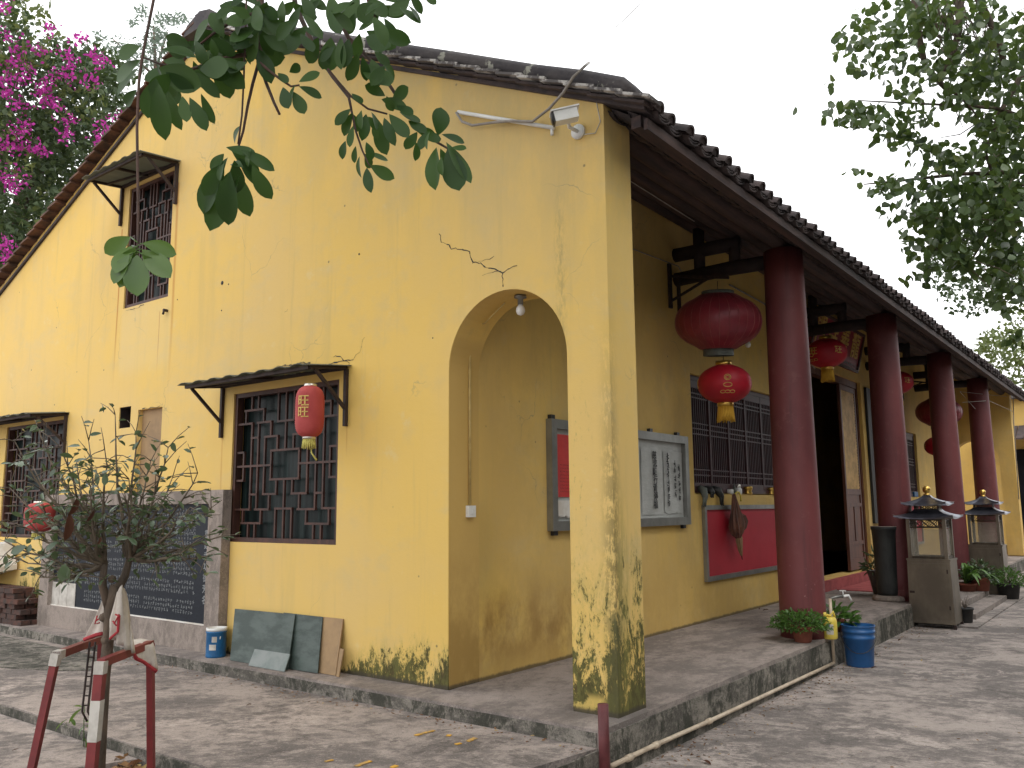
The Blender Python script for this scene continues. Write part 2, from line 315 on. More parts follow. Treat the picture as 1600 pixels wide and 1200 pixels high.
MAT['lightleaf']=leafmat('young_green_leaf',(.060,.125,.022),(.085,.155,.030),(.20,.34,.05),.32,.22,.5,False)
MAT['camleaf']=leafmat('glossy_shrub_leaf',(.040,.072,.036),(.100,.145,.075),(.16,.22,.07),.26,.14,.7,True)
MAT['camleaf_o']=leafmat('glossy_shrub_leaf_single',(.040,.072,.036),(.100,.145,.075),(.16,.22,.07),.26,.14,.7,False)
MAT['figleaf']=leafmat('backlit_round_leaf',(.012,.028,.013),(.066,.105,.034),(.13,.20,.04),.4,.28,.38,True,(.15,.18,.04))
MAT['figleaf_o']=leafmat('backlit_round_leaf_single',(.012,.028,.013),(.066,.105,.034),(.13,.20,.04),.4,.28,.38,False)
MAT['darktree']=leafmat('dark_tree_leaf',(.020,.038,.018),(.060,.090,.035),(.08,.13,.03),.5,.2,.3,True)
MAT['limeleaf']=leafmat('lime_tree_leaf',(.060,.085,.025),(.12,.15,.05),(.16,.2,.05),.5,.3,.3,True)
MAT['bract']=leafmat('magenta_bract',(.30,.022,.215),(.50,.050,.340),(.45,.04,.3),.6,.35,.2,True)
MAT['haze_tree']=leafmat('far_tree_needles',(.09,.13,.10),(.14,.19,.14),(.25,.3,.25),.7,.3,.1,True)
MAT['plant']=leafmat('pot_plant_leaf',(.045,.105,.025),(.090,.175,.040),(.15,.3,.05),.4,.25,.4,True)

# ------------------------------------------------------------------ mesh helpers
def worldloc(o):
    v=Vector((0,0,0))
    while o is not None: v+=o.location; o=o.parent
    return v
class MB:
    def __init__(s): s.v=[]; s.f=[]; s.sm=[]
    def add(s,vs,fs,smooth=False):
        b=len(s.v); s.v+= [tuple(v) for v in vs]; s.f+=[tuple(b+i for i in f) for f in fs]; s.sm+=[smooth]*len(fs); return s
    def box(s,x0,x1,y0,y1,z0,z1):
        return s.add([(x0,y0,z0),(x1,y0,z0),(x1,y1,z0),(x0,y1,z0),(x0,y0,z1),(x1,y0,z1),(x1,y1,z1),(x0,y1,z1)],
          [(0,3,2,1),(4,5,6,7),(0,1,5,4),(1,2,6,5),(2,3,7,6),(3,0,4,7)])
    def bar(s,a,b,w,h=None,up=(0,0,1)):
        a,b=Vector(a),Vector(b); h=h or w; d=(b-a).normalized(); u=Vector(up)
        if abs(d.dot(u))>.98: u=Vector((1,0,0))
        r=d.cross(u).normalized()*w/2; u=r.cross(d).normalized()*h/2
        vs=[p+i*r+j*u for p in (a,b) for (i,j) in ((-1,-1),(1,-1),(1,1),(-1,1))]
        return s.add(vs,[(3,2,1,0),(4,5,6,7),(0,1,5,4),(1,2,6,5),(2,3,7,6),(3,0,4,7)])
    def tube(s,pts,rad,n=8,cap=True,smooth=True):
        pts=[Vector(p) for p in pts]; m=len(pts)
        if not hasattr(rad,'__len__'): rad=[rad]*m
        vs=[]; pu=None
        for i,p in enumerate(pts):
            d=(pts[min(i+1,m-1)]-pts[max(i-1,0)]).normalized()
            if pu is None:
                u=Vector((0,0,1)) if abs(d.z)<.9 else Vector((1,0,0)); pu=(u-d*u.dot(d)).normalized()
            else:
                pu=pu-d*pu.dot(d); pu=pu.normalized() if pu.length>1e-6 else Vector((1,0,0))
            q=d.cross(pu)
            for k in range(n):
                a=2*math.pi*k/n; vs.append(p+(pu*math.cos(a)+q*math.sin(a))*rad[i])
        fs=[(i*n+k,i*n+(k+1)%n,(i+1)*n+(k+1)%n,(i+1)*n+k) for i in range(m-1) for k in range(n)]
        if cap: fs+=[tuple(range(n-1,-1,-1)),tuple((m-1)*n+k for k in range(n))]
        return s.add(vs,fs,smooth)
    def lathe(s,prof,c=(0,0,0),n=24,smooth=True,ribs=0,ribd=0.,cap=True):
        c=Vector(c); vs=[]; m=len(prof)
        for (r,z) in prof:
            for k in range(n):
                a=2*math.pi*k/n; rr=r*(1-ribd*(k%2 if ribs else 0)); vs.append(c+Vector((rr*math.cos(a),rr*math.sin(a),z)))
        fs=[(i*n+k,i*n+(k+1)%n,(i+1)*n+(k+1)%n,(i+1)*n+k) for i in range(m-1) for k in range(n)]
        if cap: fs+=[tuple(range(n-1,-1,-1)),tuple((m-1)*n+k for k in range(n))]
        return s.add(vs,fs,smooth)
    def prism(s,poly,holes,ax,d0,d1):
        """2-D polygon with holes extruded along axis ax (0:x -> poly in (y,z); 1:y -> poly in (x,z); 2:z -> (x,y))"""
        def to(p,d):
            return {0:(d,p[0],p[1]),1:(p[0],d,p[1]),2:(p[0],p[1],d)}[ax]
        bm=bmesh.new(); es=[]; loops=[poly]+list(holes)
        for lp in loops:
            vv=[bm.verts.new((p[0],p[1],0)) for p in lp]
            es+=[bm.edges.new((vv[i],vv[(i+1)%len(vv)])) for i in range(len(vv))]
        bmesh.ops.triangle_fill(bm,edges=es,use_beauty=True,use_dissolve=False,normal=(0,0,1))
        bm.verts.index_update(); V2=[(v.co.x,v.co.y) for v in bm.verts]
        F=[[v.index for v in f.verts] for f in bm.faces]; bm.free()
        flip = (ax==1)
        a=min(d0,d1); b=max(d0,d1)
        def orient(f,up):
            q=[V2[i] for i in f]; ar=sum(q[i][0]*q[(i+1)%len(q)][1]-q[(i+1)%len(q)][0]*q[i][1] for i in range(len(q)))
            ccw=ar>0
            if flip: ccw=not ccw
            return tuple(f) if ccw==up else tuple(reversed(f))
        s.add([to(p,b) for p in V2],[orient(f,True) for f in F]); s.add([to(p,a) for p in V2],[orient(f,False) for f in F])
        for li,lp in enumerate(loops):
            ar=sum(lp[i][0]*lp[(i+1)%len(lp)][1]-lp[(i+1)%len(lp)][0]*lp[i][1] for i in range(len(lp)))
            ccw=ar>0
            if li>0: ccw=not ccw
            if flip: ccw=not ccw
            n=len(lp)
            for i in range(n):
                p,q=lp[i],lp[(i+1)%n]; vs=[to(p,a),to(q,a),to(q,b),to(p,b)]
                s.add(vs,[(0,1,2,3) if ccw else (3,2,1,0)])
        return s
    def build(s,name,mat,parent=None,at=None,local=False,kind=None):
        me=bpy.data.meshes.new(name); o=Vector((0,0,0)) if (parent is None or local) else worldloc(parent)
        loc=Vector((0,0,0))
        if at is not None:
            loc=Vector(at)-o; o=Vector(at)
        me.from_pydata([(v[0]-o.x,v[1]-o.y,v[2]-o.z) for v in s.v],[],s.f)
        me.polygons.foreach_set('use_smooth',s.sm); me.materials.append(MAT[mat]); me.update()
        ob=bpy.data.objects.new(name,me); ob.location=loc; COL.objects.link(ob)
        if parent is not None: ob.parent=parent
        if kind: ob['kind']=kind
        return ob
def thing(name,label,cat,loc=(0,0,0),group=None):
    o=bpy.data.objects.new(name,None); COL.objects.link(o); o.location=loc; o.empty_display_size=.1
    return tag(o,label,cat,group)
def tag(o,label,cat,group=None):
    o['label']=label; o['category']=cat
    if group: o['group']=group
    return o
def struct(o): o['kind']='structure'; return o
def inst(name,mesh,parent,matrix):
    """one more piece that shares mesh data; matrix in world space"""
    o=bpy.data.objects.new(name,mesh); COL.objects.link(o)
    if parent is not None:
        o.parent=parent; pl=worldloc(parent); matrix=Matrix.Translation(-pl)@matrix
    loc,rot,sc=matrix.decompose(); o.location=loc; o.rotation_mode='QUATERNION'; o.rotation_quaternion=rot; o.scale=sc
    return o
_unit={}
def unitbox(mat,bev=.0):
    k=('b',mat)
    if k not in _unit:
        m=MB(); m.box(-.5,.5,-.5,.5,-.5,.5); me=bpy.data.meshes.new('piece'); me.from_pydata(m.v,[],m.f); me.materials.append(MAT[mat]); _unit[k]=me
    return _unit[k]
def pbox(name,mat,parent,x0,x1,y0,y1,z0,z1,rot=None):
    M=Matrix.Translation(((x0+x1)/2,(y0+y1)/2,(z0+z1)/2))
    if rot is not None: M=M@rot
    M=M@Matrix.Diagonal((x1-x0,y1-y0,z1-z0,1))
    return inst(name,unitbox(mat),parent,M)
def copy_tree(o,parent=None):
    c=o.copy(); COL.objects.link(c); c.parent=parent
    for ch in o.children: copy_tree(ch,c)
    return c
def frame_matrix(org,xa,ya):
    xa=Vector(xa).normalized(); ya=Vector(ya).normalized(); za=xa.cross(ya)
    return Matrix(((xa.x,ya.x,za.x,org[0]),(xa.y,ya.y,za.y,org[1]),(xa.z,ya.z,za.z,org[2]),(0,0,0,1)))
def text_geo(txt,size,depth=.004):
    cu=bpy.data.curves.new('t','FONT'); cu.body=txt; cu.size=size; cu.extrude=depth; cu.resolution_u=2
    cu.align_x='CENTER'; cu.align_y='CENTER'; cu.offset=size*.012
    ob=bpy.data.objects.new('t',cu); COL.objects.link(ob)
    bpy.context.view_layer.update()
    dg=bpy.context.evaluated_depsgraph_get(); ev=ob.evaluated_get(dg); me=ev.to_mesh()
    vs=[v.co.copy() for v in me.vertices]; fs=[tuple(p.vertices) for p in me.polygons]; ev.to_mesh_clear()
    bpy.data.objects.remove(ob); bpy.data.curves.remove(cu)
    return vs,fs
def put_text(mb,txt,size,M,depth=.004,fn=None):
    vs,fs=text_geo(txt,size,depth)
    mb.add([fn(v) if fn else M@v for v in vs],fs)
def leaf_mesh(name,mat,L=1.,W=.45,fold=.12,curl=.15,n=5,pw=1.25):
    """obovate leaf, base at origin along +Y, face up +Z"""
    vs=[];fs=[]
    for i in range(n+1):
        t=i/n; w=W*.5*math.sin(math.pi*min(1,max(0,t))**pw)**.62 if 0<t<1 else 0
        z=-curl*t*t
        vs+=[(-w,t*L,z+fold*w),(0,t*L,z),(w,t*L,z+fold*w)]
    for i in range(n):
        a=i*3; fs+=[(a,a+1,a+4,a+3),(a+1,a+2,a+5,a+4)]
    me=bpy.data.meshes.new(name); me.from_pydata(vs,[],fs); me.materials.append(MAT[mat]); me.polygons.foreach_set('use_smooth',[True]*len(fs)); me.validate(); return me
def mass(name,pos,dirs,nrm,L,W,mat,parent,hexa=False,kind='stuff'):
    """many leaves joined in one mesh. arrays (n,3)"""
    pos=np.asarray(pos,float); d=np.asarray(dirs,float); nr=np.asarray(nrm,float); n=len(pos)
    d/=np.linalg.norm(d,axis=1,keepdims=True)+1e-9; r=np.cross(d,nr); r/=np.linalg.norm(r,axis=1,keepdims=True)+1e-9; up=np.cross(r,d)
    L=np.broadcast_to(np.asarray(L,float),(n,))[:,None]; W=np.broadcast_to(np.asarray(W,float),(n,))[:,None]
    if hexa: T=[(0,0,0),(.5,.30,.10),(.42,.72,.08),(0,1,-.06),(-.42,.72,.08),(-.5,.30,.10)]; F=[(0,1,2,3),(0,3,4,5)]
    else: T=[(0,0,0),(.5,.45,.10),(0,1,0),(-.5,.45,.10)]; F=[(0,1,2),(0,2,3)]
    k=len(T); V=np.zeros((n,k,3))
    for i,(a,b,c) in enumerate(T): V[:,i]=pos+r*a*W+d*b*L+up*c*L
    o=np.array(worldloc(parent)) if parent is not None else np.zeros(3)
    V=V.reshape(-1,3)-o
    me=bpy.data.meshes.new(name); fn=len(F); fl=len(F[0])
    me.vertices.add(n*k); me.vertices.foreach_set('co',V.ravel())
    idx=(np.arange(n)[:,None,None]*k+np.array(F)[None]).reshape(-1)
    me.loops.add(len(idx)); me.loops.foreach_set('vertex_index',idx)
    me.polygons.add(n*fn); me.polygons.foreach_set('loop_start',np.arange(n*fn)*fl)
    me.update(calc_edges=True); me.materials.append(MAT[mat])
    ob=bpy.data.objects.new(name,me); COL.objects.link(ob)
    if parent is not None: ob.parent=parent
    if kind: ob['kind']=kind
    return ob
def rv(n): 
    v=RNG.normal(size=(n,3)); return v/np.linalg.norm(v,axis=1,keepdims=True)
def subdivided(o,levels):
    m=o.modifiers.new('s','SUBSURF'); m.levels=m.render_levels=levels; return o

# ================================================================== THE GROUND
m=MB(); m.add([(-150,-150,-.3),(150,-150,-.3),(150,150,-.3),(-150,150,-.3)],[(0,1,2,3)]); struct(m.build('yard_ground','ground'))
rr=random.Random(3)
def jag(a,b,n,amp):
    a,b=Vector(a),Vector(b); d=(b-a); q=Vector((-d.y,d.x)).normalized()
    return [tuple(a+d*(i/n)+q*rr.uniform(-amp,amp)*(0 if i==0 else 1)) for i in range(n)]
PX=.0627; LY=20.4; D=1.459; TW=.366; PW=.345
m=MB(); m.prism([(0.035,-.316)]+[(-30,-.316),(-30,-1.94)]+jag((-30,-1.94),(.03,-1.94),110,.012),[],2,-.45,-.106)
slab=struct(m.build('side_pavement','slab'))
m=MB(); m.prism([(PX,-.313),(PX,LY+.4),(-D-.02,LY+.4),(-D-.02,.30),(-D+.01,-.002),(-8.5,-.002),(-8.5,-.313)]+jag((-8.5,-.313),(PX,-.313),60,.006),[],2,-.35,0)
struct(m.build('porch_floor','porch'))
# stained riser of the porch, a thin skim proud of the floor slab
m=MB(); m.box(PX,PX+.012,-.318,8.45,-.34,-.035); m.box(PX,PX+.012,12.0,LY+.4,-.34,-.035); struct(m.build('porch_riser','plinth'))
m=MB(); m.box(-8.5,.03,-.322,-.314,-.16,-.02); struct(m.build('kerb_face','plinth'))
m=MB(); m.box(.036,.048,-1.94,-.33,-.35,-.115); struct(m.build('pavement_edge','plinth'))
m=MB(); m.prism([(-5.15,-.62),(-6.0,-.45),(-9.5,-.40),(-14,-.6),(-14,-1.5),(-7.2,-1.52),(-5.9,-1.32),(-5.2,-1.02),(-4.95,-.80)],[],2,-.105,-.099); struct(m.build('dark_path','plinth'))
m=MB(); m.prism([(-30,-1.965),(-2.25,-1.965),(-2.33,-2.2)]+jag((-2.5,-2.42),(-3.6,-6),14,.03)+[(-30,-6)],[],2,-.4,-.165); struct(m.build('lower_pavement','slab'))
m=MB(); m.prism([(-2.25,-1.955),(.03,-1.955),(.03,-3.6),(-3.2,-4.6),(-2.9,-3.2),(-2.35,-2.25)],[],2,-.4,-.205); struct(m.build('planting_bed_soil','soil'))
m=MB(); m.prism([(-30,-1.945)]+jag((-30,-1.963),(.03,-1.963),120,.008)+[(.03,-1.945)],[],2,-.42,-.112); struct(m.build('pavement_front_edge','plinth'))
# entrance steps
st=MB(); st.box(PX+.001,.40,8.75,11.75,-.3,-.115); st.box(.401,.66,8.75,11.75,-.3,-.205); struct(st.build('entrance_steps','porch'))
m=MB(); m.prism([(.08,7.9),(.80,7.95),(.82,13.2),(.08,13.2)],[],2,-.302,-.278); struct(m.build('thin_paving_strip','ground'))
# orange paint strokes
for i,(a,b,w_) in enumerate((((649,1149),(678,1141),.028),((700,1150),(703,1148),.03),((712,1163),(720,1161),.026),((731,1158),(743,1153),.032),((556,1197),(579,1189),.028),((508,1190),(520,1187),.022),((612,1199),(620,1196),.03))):
    A=on(2,-.102,*a); B=on(2,-.102,*b); m=MB(); m.bar(A,B,w_,.004); struct(m.build('paint_mark','orange',slab))

# ================================================================== TEMPLE HALL
HALL=thing('temple_hall','yellow plastered temple hall with arched porch end, red columns and a dark tiled roof','building',(-1.5,0,0))
def ztop(x): return 4.262-.46*x
arch=[(-.345,0)]+[(-.902+.557*math.cos(a),2.41+.557*math.sin(a)) for a in [math.pi*i/28 for i in range(29)]]+[(-D,0)]
W1=(-4.282,-2.738,1.036,2.468); W2=(-6.53,-5.58,3.665,5.13); W3=(-9.42,-7.81,1.005,2.462)
NI=(-6.07,-5.575,1.50,2.445); HO=(-6.478,-6.226,2.262,2.503)
def rect(x0,x1,z0,z1): return [(x0,z0),(x1,z0),(x1,z1),(x0,z1)]
outer=[(0,4.235),(-5.13,6.67),(-10.27,4.39),(-10.27,0)]+[(-D,0)]+list(reversed(arch))[1:]+[(0,0)]
m=MB(); m.prism(outer,[rect(*q) for q in (W1,W2,W3,NI,HO)],1,0,TW)
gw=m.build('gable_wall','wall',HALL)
m=MB(); m.prism(outer,[],1,LY-TW,LY); m.build('far_gable_wall','wall_in',HALL)
m=MB(); m.box(NI[0],NI[1],.055,.09,NI[2],NI[3]); m.build('niche_back','brownboard',HALL)
m=MB(); m.box(HO[0],HO[1],.27,.30,HO[2],HO[3]); m.box(HO[0]+.001,HO[0]+.006,.012,.269,HO[2]+.001,HO[3]-.001); m.box(HO[1]-.006,HO[1]-.001,.012,.269,HO[2]+.001,HO[3]-.001); m.box(HO[0]+.007,HO[1]-.007,.012,.269,HO[3]-.006,HO[3]-.001); m.box(HO[0]+.007,HO[1]-.007,.012,.269,HO[2]+.001,HO[2]+.006); m.build('vent_shade_lining','iron',HALL)  # dark sheets added inside the hole to stand for its shade
WY1=(4.335,7.92,1.49,2.915); WY2=(12.48,16.07,1.49,2.915); DR=(8.72,11.72,.16,3.62)
m=MB(); m.prism([(TW,0),(LY-TW,0),(LY-TW,4.80),(TW,4.80)],[rect(*WY1),rect(*WY2),rect(*DR)],0,-D-.26,-D); m.build('porch_wall','wall_in',HALL)
m=MB(); m.box(-10.27,-10.02,TW,LY-TW,0,4.3); m.build('back_wall','wall_in',HALL)
# room floor
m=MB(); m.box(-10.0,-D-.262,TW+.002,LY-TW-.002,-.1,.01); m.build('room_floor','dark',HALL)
# small projecting skirting line of the porch wall
# roof slabs
def roofslab(m,x0,x1,zf,t0,t1,y0,y1):
    m.add([(x0,y0,zf(x0)-t1),(x1,y0,zf(x1)-t1),(x1,y1,zf(x1)-t1),(x0,y1,zf(x0)-t1),(x0,y0,zf(x0)-t0),(x1,y0,zf(x1)-t0),(x1,y1,zf(x1)-t0),(x0,y1,zf(x0)-t0)],
      [(0,3,2,1),(4,5,6,7),(0,1,5,4),(1,2,6,5),(2,3,7,6),(3,0,4,7)])
zb=lambda x: ztop(-5.13)+.449*(x+5.13)
rf=MB(); roofslab(rf,-5.13,.34,ztop,.05,.085,-.03,LY+.05); roofslab(rf,-10.7,-5.13,zb,.03,.07,-.03,LY+.05)
PITCHY=.2345; NT_=87; sl_=Vector((1,0,-.46)).normalized()
for j in range(NT_):
    y=.06+j*PITCHY; r=.058
    vs=[];n=5
    for x in (.18,-5.10):
        for k in range(n+1):
            a=math.pi*k/n; vs.append((x,y+r*math.cos(a),ztop(x)-.045+r*math.sin(a)*1.0))
    rf.add(vs,[(k,k+1,n+2+k,n+1+k) for k in range(n)],True)
rf.tube([(-5.13,-.06,6.68),(-5.13,LY+.1,6.68)],.10,8)
ROOF=rf.build('roof','tile',HALL,at=(-5.13,0,6.62))
# tiles of the eave, one by one
def covertile():
    m=MB(); n=8; L=.27; r=.064
    ring=lambda x,rr,dz:[(x,rr*math.cos(math.pi*k/n),dz+rr*math.sin(math.pi*k/n)) for k in range(n+1)]
    vs=ring(0,r,.0)+ring(-L,r*.86,.0); m.add(vs,[(k+1,k,n+1+k,n+2+k) for k in range(n)],True)
    m.add(ring(0,r,0)+ring(0,r-.017,0),[(k,k+1,n+2+k,n+1+k) for k in range(n)])
    m.add(ring(-.012,r-.018,0)+[(-.012,0,0)],[(k,k+1,n+1) for k in range(n)])
    return m
def pantile():
    m=MB(); n=6
    for q,(dx,dz) in enumerate(((0,0),(-.012,.020),(-.02,.040))):
        a=[(dx,.098*math.cos(math.pi*(k/n)),dz-.045*math.sin(math.pi*k/n)) for k in range(n+1)]
        b=[(x-.25,y,z) for x,y,z in a]; t=.013
        vs=a+b+[(x,y,z+t) for x,y,z in a]+[(x,y,z+t) for x,y,z in b]; k1=n+1
        m.add(vs,[(k,k+1,k1+k+1,k1+k) for k in range(n)]+[(2*k1+k+1,2*k1+k,3*k1+k,3*k1+k+1) for k in range(n)]+[(k+1,k,2*k1+k,2*k1+k+1) for k in range(n)],True)
    return m
def mesh_of(m,name,mat):
    me=bpy.data.meshes.new(name); me.from_pydata(m.v,[],m.f); me.polygons.foreach_set('use_smooth',m.sm); me.materials.append(MAT[mat]); return me
cv=[mesh_of(covertile(),'cover_tile','tile')]; pn=[mesh_of(pantile(),'pan_tile','tile')]
tilt=Matrix.Rotation(math.atan(.46),4,'Y')
for j in range(NT_):
    y=.06+j*PITCHY; jx=rr.uniform(-.018,.018); jr=Matrix.Rotation(rr.uniform(-.05,.05),4,'Z')@Matrix.Rotation(rr.uniform(-.05,.05),4,'X')
    inst('cover_tile',cv[0],ROOF,Matrix.Translation((.395+jx,y,ztop(.395)-.048+rr.uniform(-.006,.006)))@tilt@jr)
    if j<NT_-1:
        inst('pan_tile',pn[0],ROOF,Matrix.Translation((.375+jx,y+PITCHY/2,ztop(.375)-.062+rr.uniform(-.005,.005)))@tilt@Matrix.Rotation(rr.uniform(-.06,.06),4,'X'))
# undersides of the pan tiles seen from the porch
u=MB(); n=5
for j in range(NT_-1):
    y=.06+(j+.5)*PITCHY
    for i in range(13):
        x1=.31-i*.135; x0=x1-.15; vs=[]
        for x,dz in ((x1,-.022),(x0,0)):
            for k in range(n+1):
                a=math.pi*k/n; vs.append((x,y+.117*math.cos(a),ztop(x)-.088+dz*1.4-.048*math.sin(a)))
        u.add(vs,[(k,k+1,n+2+k,n+1+k) for k in range(n)],True)
        u.add([vs[k] for k in range(n+1)]+[(v[0],v[1],v[2]+.018) for v in vs[:n+1]],[(k,k+1,n+2+k,n+1+k) for k in range(n)])
u.build('underside_tiles','tile',HALL,kind='stuff')
m=MB(); m.box(.300,.330,.03,LY+.04,3.905,3.985); m.build('eave_board','beam',HALL)
# purlins along the porch and cross beams on the columns
for x,zc,r in ((-.17,4.185,.088),(-.45,4.30,.070),(-.72,4.42,.075),(-1.0,4.55,.070),(-1.30,4.68,.080)):
    m=MB(); m.tube([(x,TW+.001,zc)]+[(x+rr.uniform(-.01,.01),y,zc+rr.uniform(-.008,.008)) for y in (3,5,8,11,14,17)]+[(x,LY-TW-.001,zc)],r,10); m.build('purlin','beam',HALL)
m=MB(); m.bar((.235,.04,3.985),(.235,LY,3.985),.075,.085); m.build('wall_plate','beam',HALL)
COLY=[4.055,8.149,12.243,16.337]
cx=-.168
def column_prof():
    pr=[]
    for i in range(14):
        t=i/13; r=.232-.026*t-.004*math.sin(math.pi*t)*-1; pr.append((r,t*4.0955))
    return pr
for Y in COLY:
    c_=MB(); c_.lathe(column_prof(),(cx,Y,0),32); c_.build('column','column',HALL,at=(cx,Y,0))
    m=MB(); m.tube([(-D,Y,4.0),(-.8,Y,4.02),(.02,Y,4.0)],.085,10); m.build('cross_beam','beamdark',HALL)
    m=MB(); m.tube([(-D,Y,4.30),(-.66,Y,4.30)],.085,10); m.tube([(-.72,Y,4.08),(-.72,Y,4.36)],.07,8); m.tube([(-1.15,Y,4.08),(-1.15,Y,4.56)],.07,8); m.build('upper_beam','beamdark',HALL)
    m=MB(); m.box(cx-.05,cx+.05,Y-.055,Y+.055,4.08,4.2); m.build('column_cap','beam',HALL)
# verge: dark plaster capping on the right slope, with flat tile edges showing under it
zwR=lambda x: 4.235-.4747*x
m=MB(); xs=[on(1,-.11,985,115).x,on(1,-.11,985,115).x-.07]+[-.1-.42*i for i in range(12)]+[-5.13]
vs=[]
for i,x in enumerate(xs):
    z0=zwR(min(x,0.02))+(0 if x<=.02 else -(x-.02)*.48); jz=rr.uniform(-.008,.008); e=.6 if i==0 else 1
    vs+=[(x,-.105,z0+.028),(x,-.115,z0+.105*e+jz),(x,-.07,z0+.150*e+jz),(x,.10,z0+.150*e+jz),(x,.16,z0+.08),(x,.16,z0+.0)]
k=6
m.add(vs,[(i*k+j,i*k+(j+1)%k,(i+1)*k+(j+1)%k,(i+1)*k+j) for i in range(len(xs)-1) for j in range(k)]+[tuple(range(k-1,-1,-1)),tuple((len(xs)-1)*k+j for j in range(k))],True)
m.build('verge_cap','verge',HALL)
def slabtile():
    m=MB(); m.box(-.5,.5,-.5,.5,-.5,.5); return m
for i in range(26):
    x=.30-i*.21; 
    if x<-5.05: break
    M=Matrix.Translation((x,-.035,zwR(x)+.016))@Matrix.Rotation(math.atan(.4747)-.075,4,'Y')@Matrix.Diagonal((.27,.19+rr.uniform(-.01,.02),.020,1))
    inst('verge_tile',unitbox('mortar' if i%1==0 else 'tile'),ROOF,M)
    M=Matrix.Translation((x-.05,-.02,zwR(x)+.002))@Matrix.Rotation(math.atan(.4747)-.05,4,'Y')@Matrix.Diagonal((.26,.14,.018,1))
    inst('verge_tile',unitbox('tile'),ROOF,M)
# left slope: overlapping brown tiles course by course
zwL=lambda x: 6.67+.4436*(x+5.13)
lt=MB(); n=6
for i in range(n+1):
    pass
def vtile():
    m=MB(); n=5; L=.25
    ring=lambda x,r,dz:[(x,-.085*math.cos(math.pi*k/n)*1.0,dz+r*math.sin(math.pi*k/n)) for k in range(n+1)]
    a=ring(-L/2,.075,0); b=ring(L/2,.060,.0); m.add(a+b,[(k,k+1,n+2+k,n+1+k) for k in range(n)],True)
    m.add(a+[(x,y,z*.7) for x,y,z in a],[(k+1,k,n+1+k,n+2+k) for k in range(n)])
    m.box(-L/2-.01,L/2,-.10,.10,-.022,-.001); m.box(-L/2+.02,L/2,-.115,.10,-.046,-.024)
    return m
vm=mesh_of(vtile(),'verge_tile','tile_brown')
for i in range(29):
    x=-5.25-i*.19
    inst('verge_tile',vm,ROOF,Matrix.Translation((x,-.02,zwL(x)+.062+rr.uniform(-.006,.006)))@Matrix.Rotation(-math.atan(.4436)+rr.uniform(-.03,.03)+.20,4,'Y'))
# ridge end and finial at the peak
m=MB(); m.prism([(-5.32,6.56),(-4.80,6.58),(-4.82,6.72),(-5.02,6.77),(-5.26,6.68)],[],1,-.13,.14); m.build('ridge_end','verge',HALL)

# ------------------------------------------------------------------ gable windows with lattice
def lat(seed):
    H=[(.5,0,.36),(.5,.64,1),(.6,.36,.64),(.4,.36,.64)]
    V=[(.36,.4,.6),(.64,.4,.6)]
    h=[(.3,.29,.42),(.3,.58,.72),(.195,.21,.35),(.195,.64,.80),(.3,.15,.22),(.3,.80,.87),(.2,.87,1),(.195,0,.15),(.1,.07,.27),(.1,.72,.93),(.2,.42,.58),(.4,0,.07),(.4,.93,1)]
    v=[(.29,.3,.5),(.42,.3,.4),(.58,.3,.4),(.72,.3,.5),(.22,.195,.5),(.35,.195,.3),(.65,.195,.3),(.80,.195,.5),(.15,.195,.5),(.87,.2,.5),(.08,.1,.195),(.27,.1,.195),(.72,.1,.195),(.93,.1,.2),(.14,0,.1),(.21,0,.1),(.79,0,.1),(.86,0,.1),(.42,0,.2),(.58,0,.2),(.5,0,.4),(.07,.4,.5),(.93,.4,.5)]
    H+=h+[(1-a,b,c) for a,b,c in h]; V+=v+[(a,1-c,1-b) for a,b,c in v]
    return H,V
def gwindow(q,mat='brownwood',b=.020,lab=None):
    x0,x1,z0,z1=q; fw=.042; yf=.030
    m=MB(); m.box(x0,x1,yf-.012,yf+.06,z0,z0+fw); m.box(x0,x1,yf-.012,yf+.06,z1-fw,z1); m.box(x0,x0+fw,yf-.012,yf+.06,z0+fw,z1-fw); m.box(x1-fw,x1,yf-.012,yf+.06,z0+fw,z1-fw)
    fr=m.build('window',mat,HALL,at=((x0+x1)/2,yf,z0))
    m=MB(); m.box(x0,x1,.125,.135,z0,z1); m.build('pane','glass',fr)
    ix0,ix1,iz0,iz1=x0+fw,x1-fw,z0+fw,z1-fw; H,V=lat(0)
    X=lambda u:ix0+u*(ix1-ix0); Z=lambda v:iz0+v*(iz1-iz0)
    for (v,a,c) in H: pbox('lattice_bar',mat,fr,X(a)-(b/2 if a>0 else 0),X(c)+(b/2 if c<1 else 0),yf,yf+.028,Z(v)-b/2,Z(v)+b/2)
    for (uu,a,c) in V: pbox('lattice_bar',mat,fr,X(uu)-b/2,X(uu)+b/2,yf+.003,yf+.025,Z(a)+(b/2 if a>0 else 0),Z(c)-(b/2 if c<1 else 0))
    return fr
gwindow(W1); gwindow(W2); gwindow(W3)
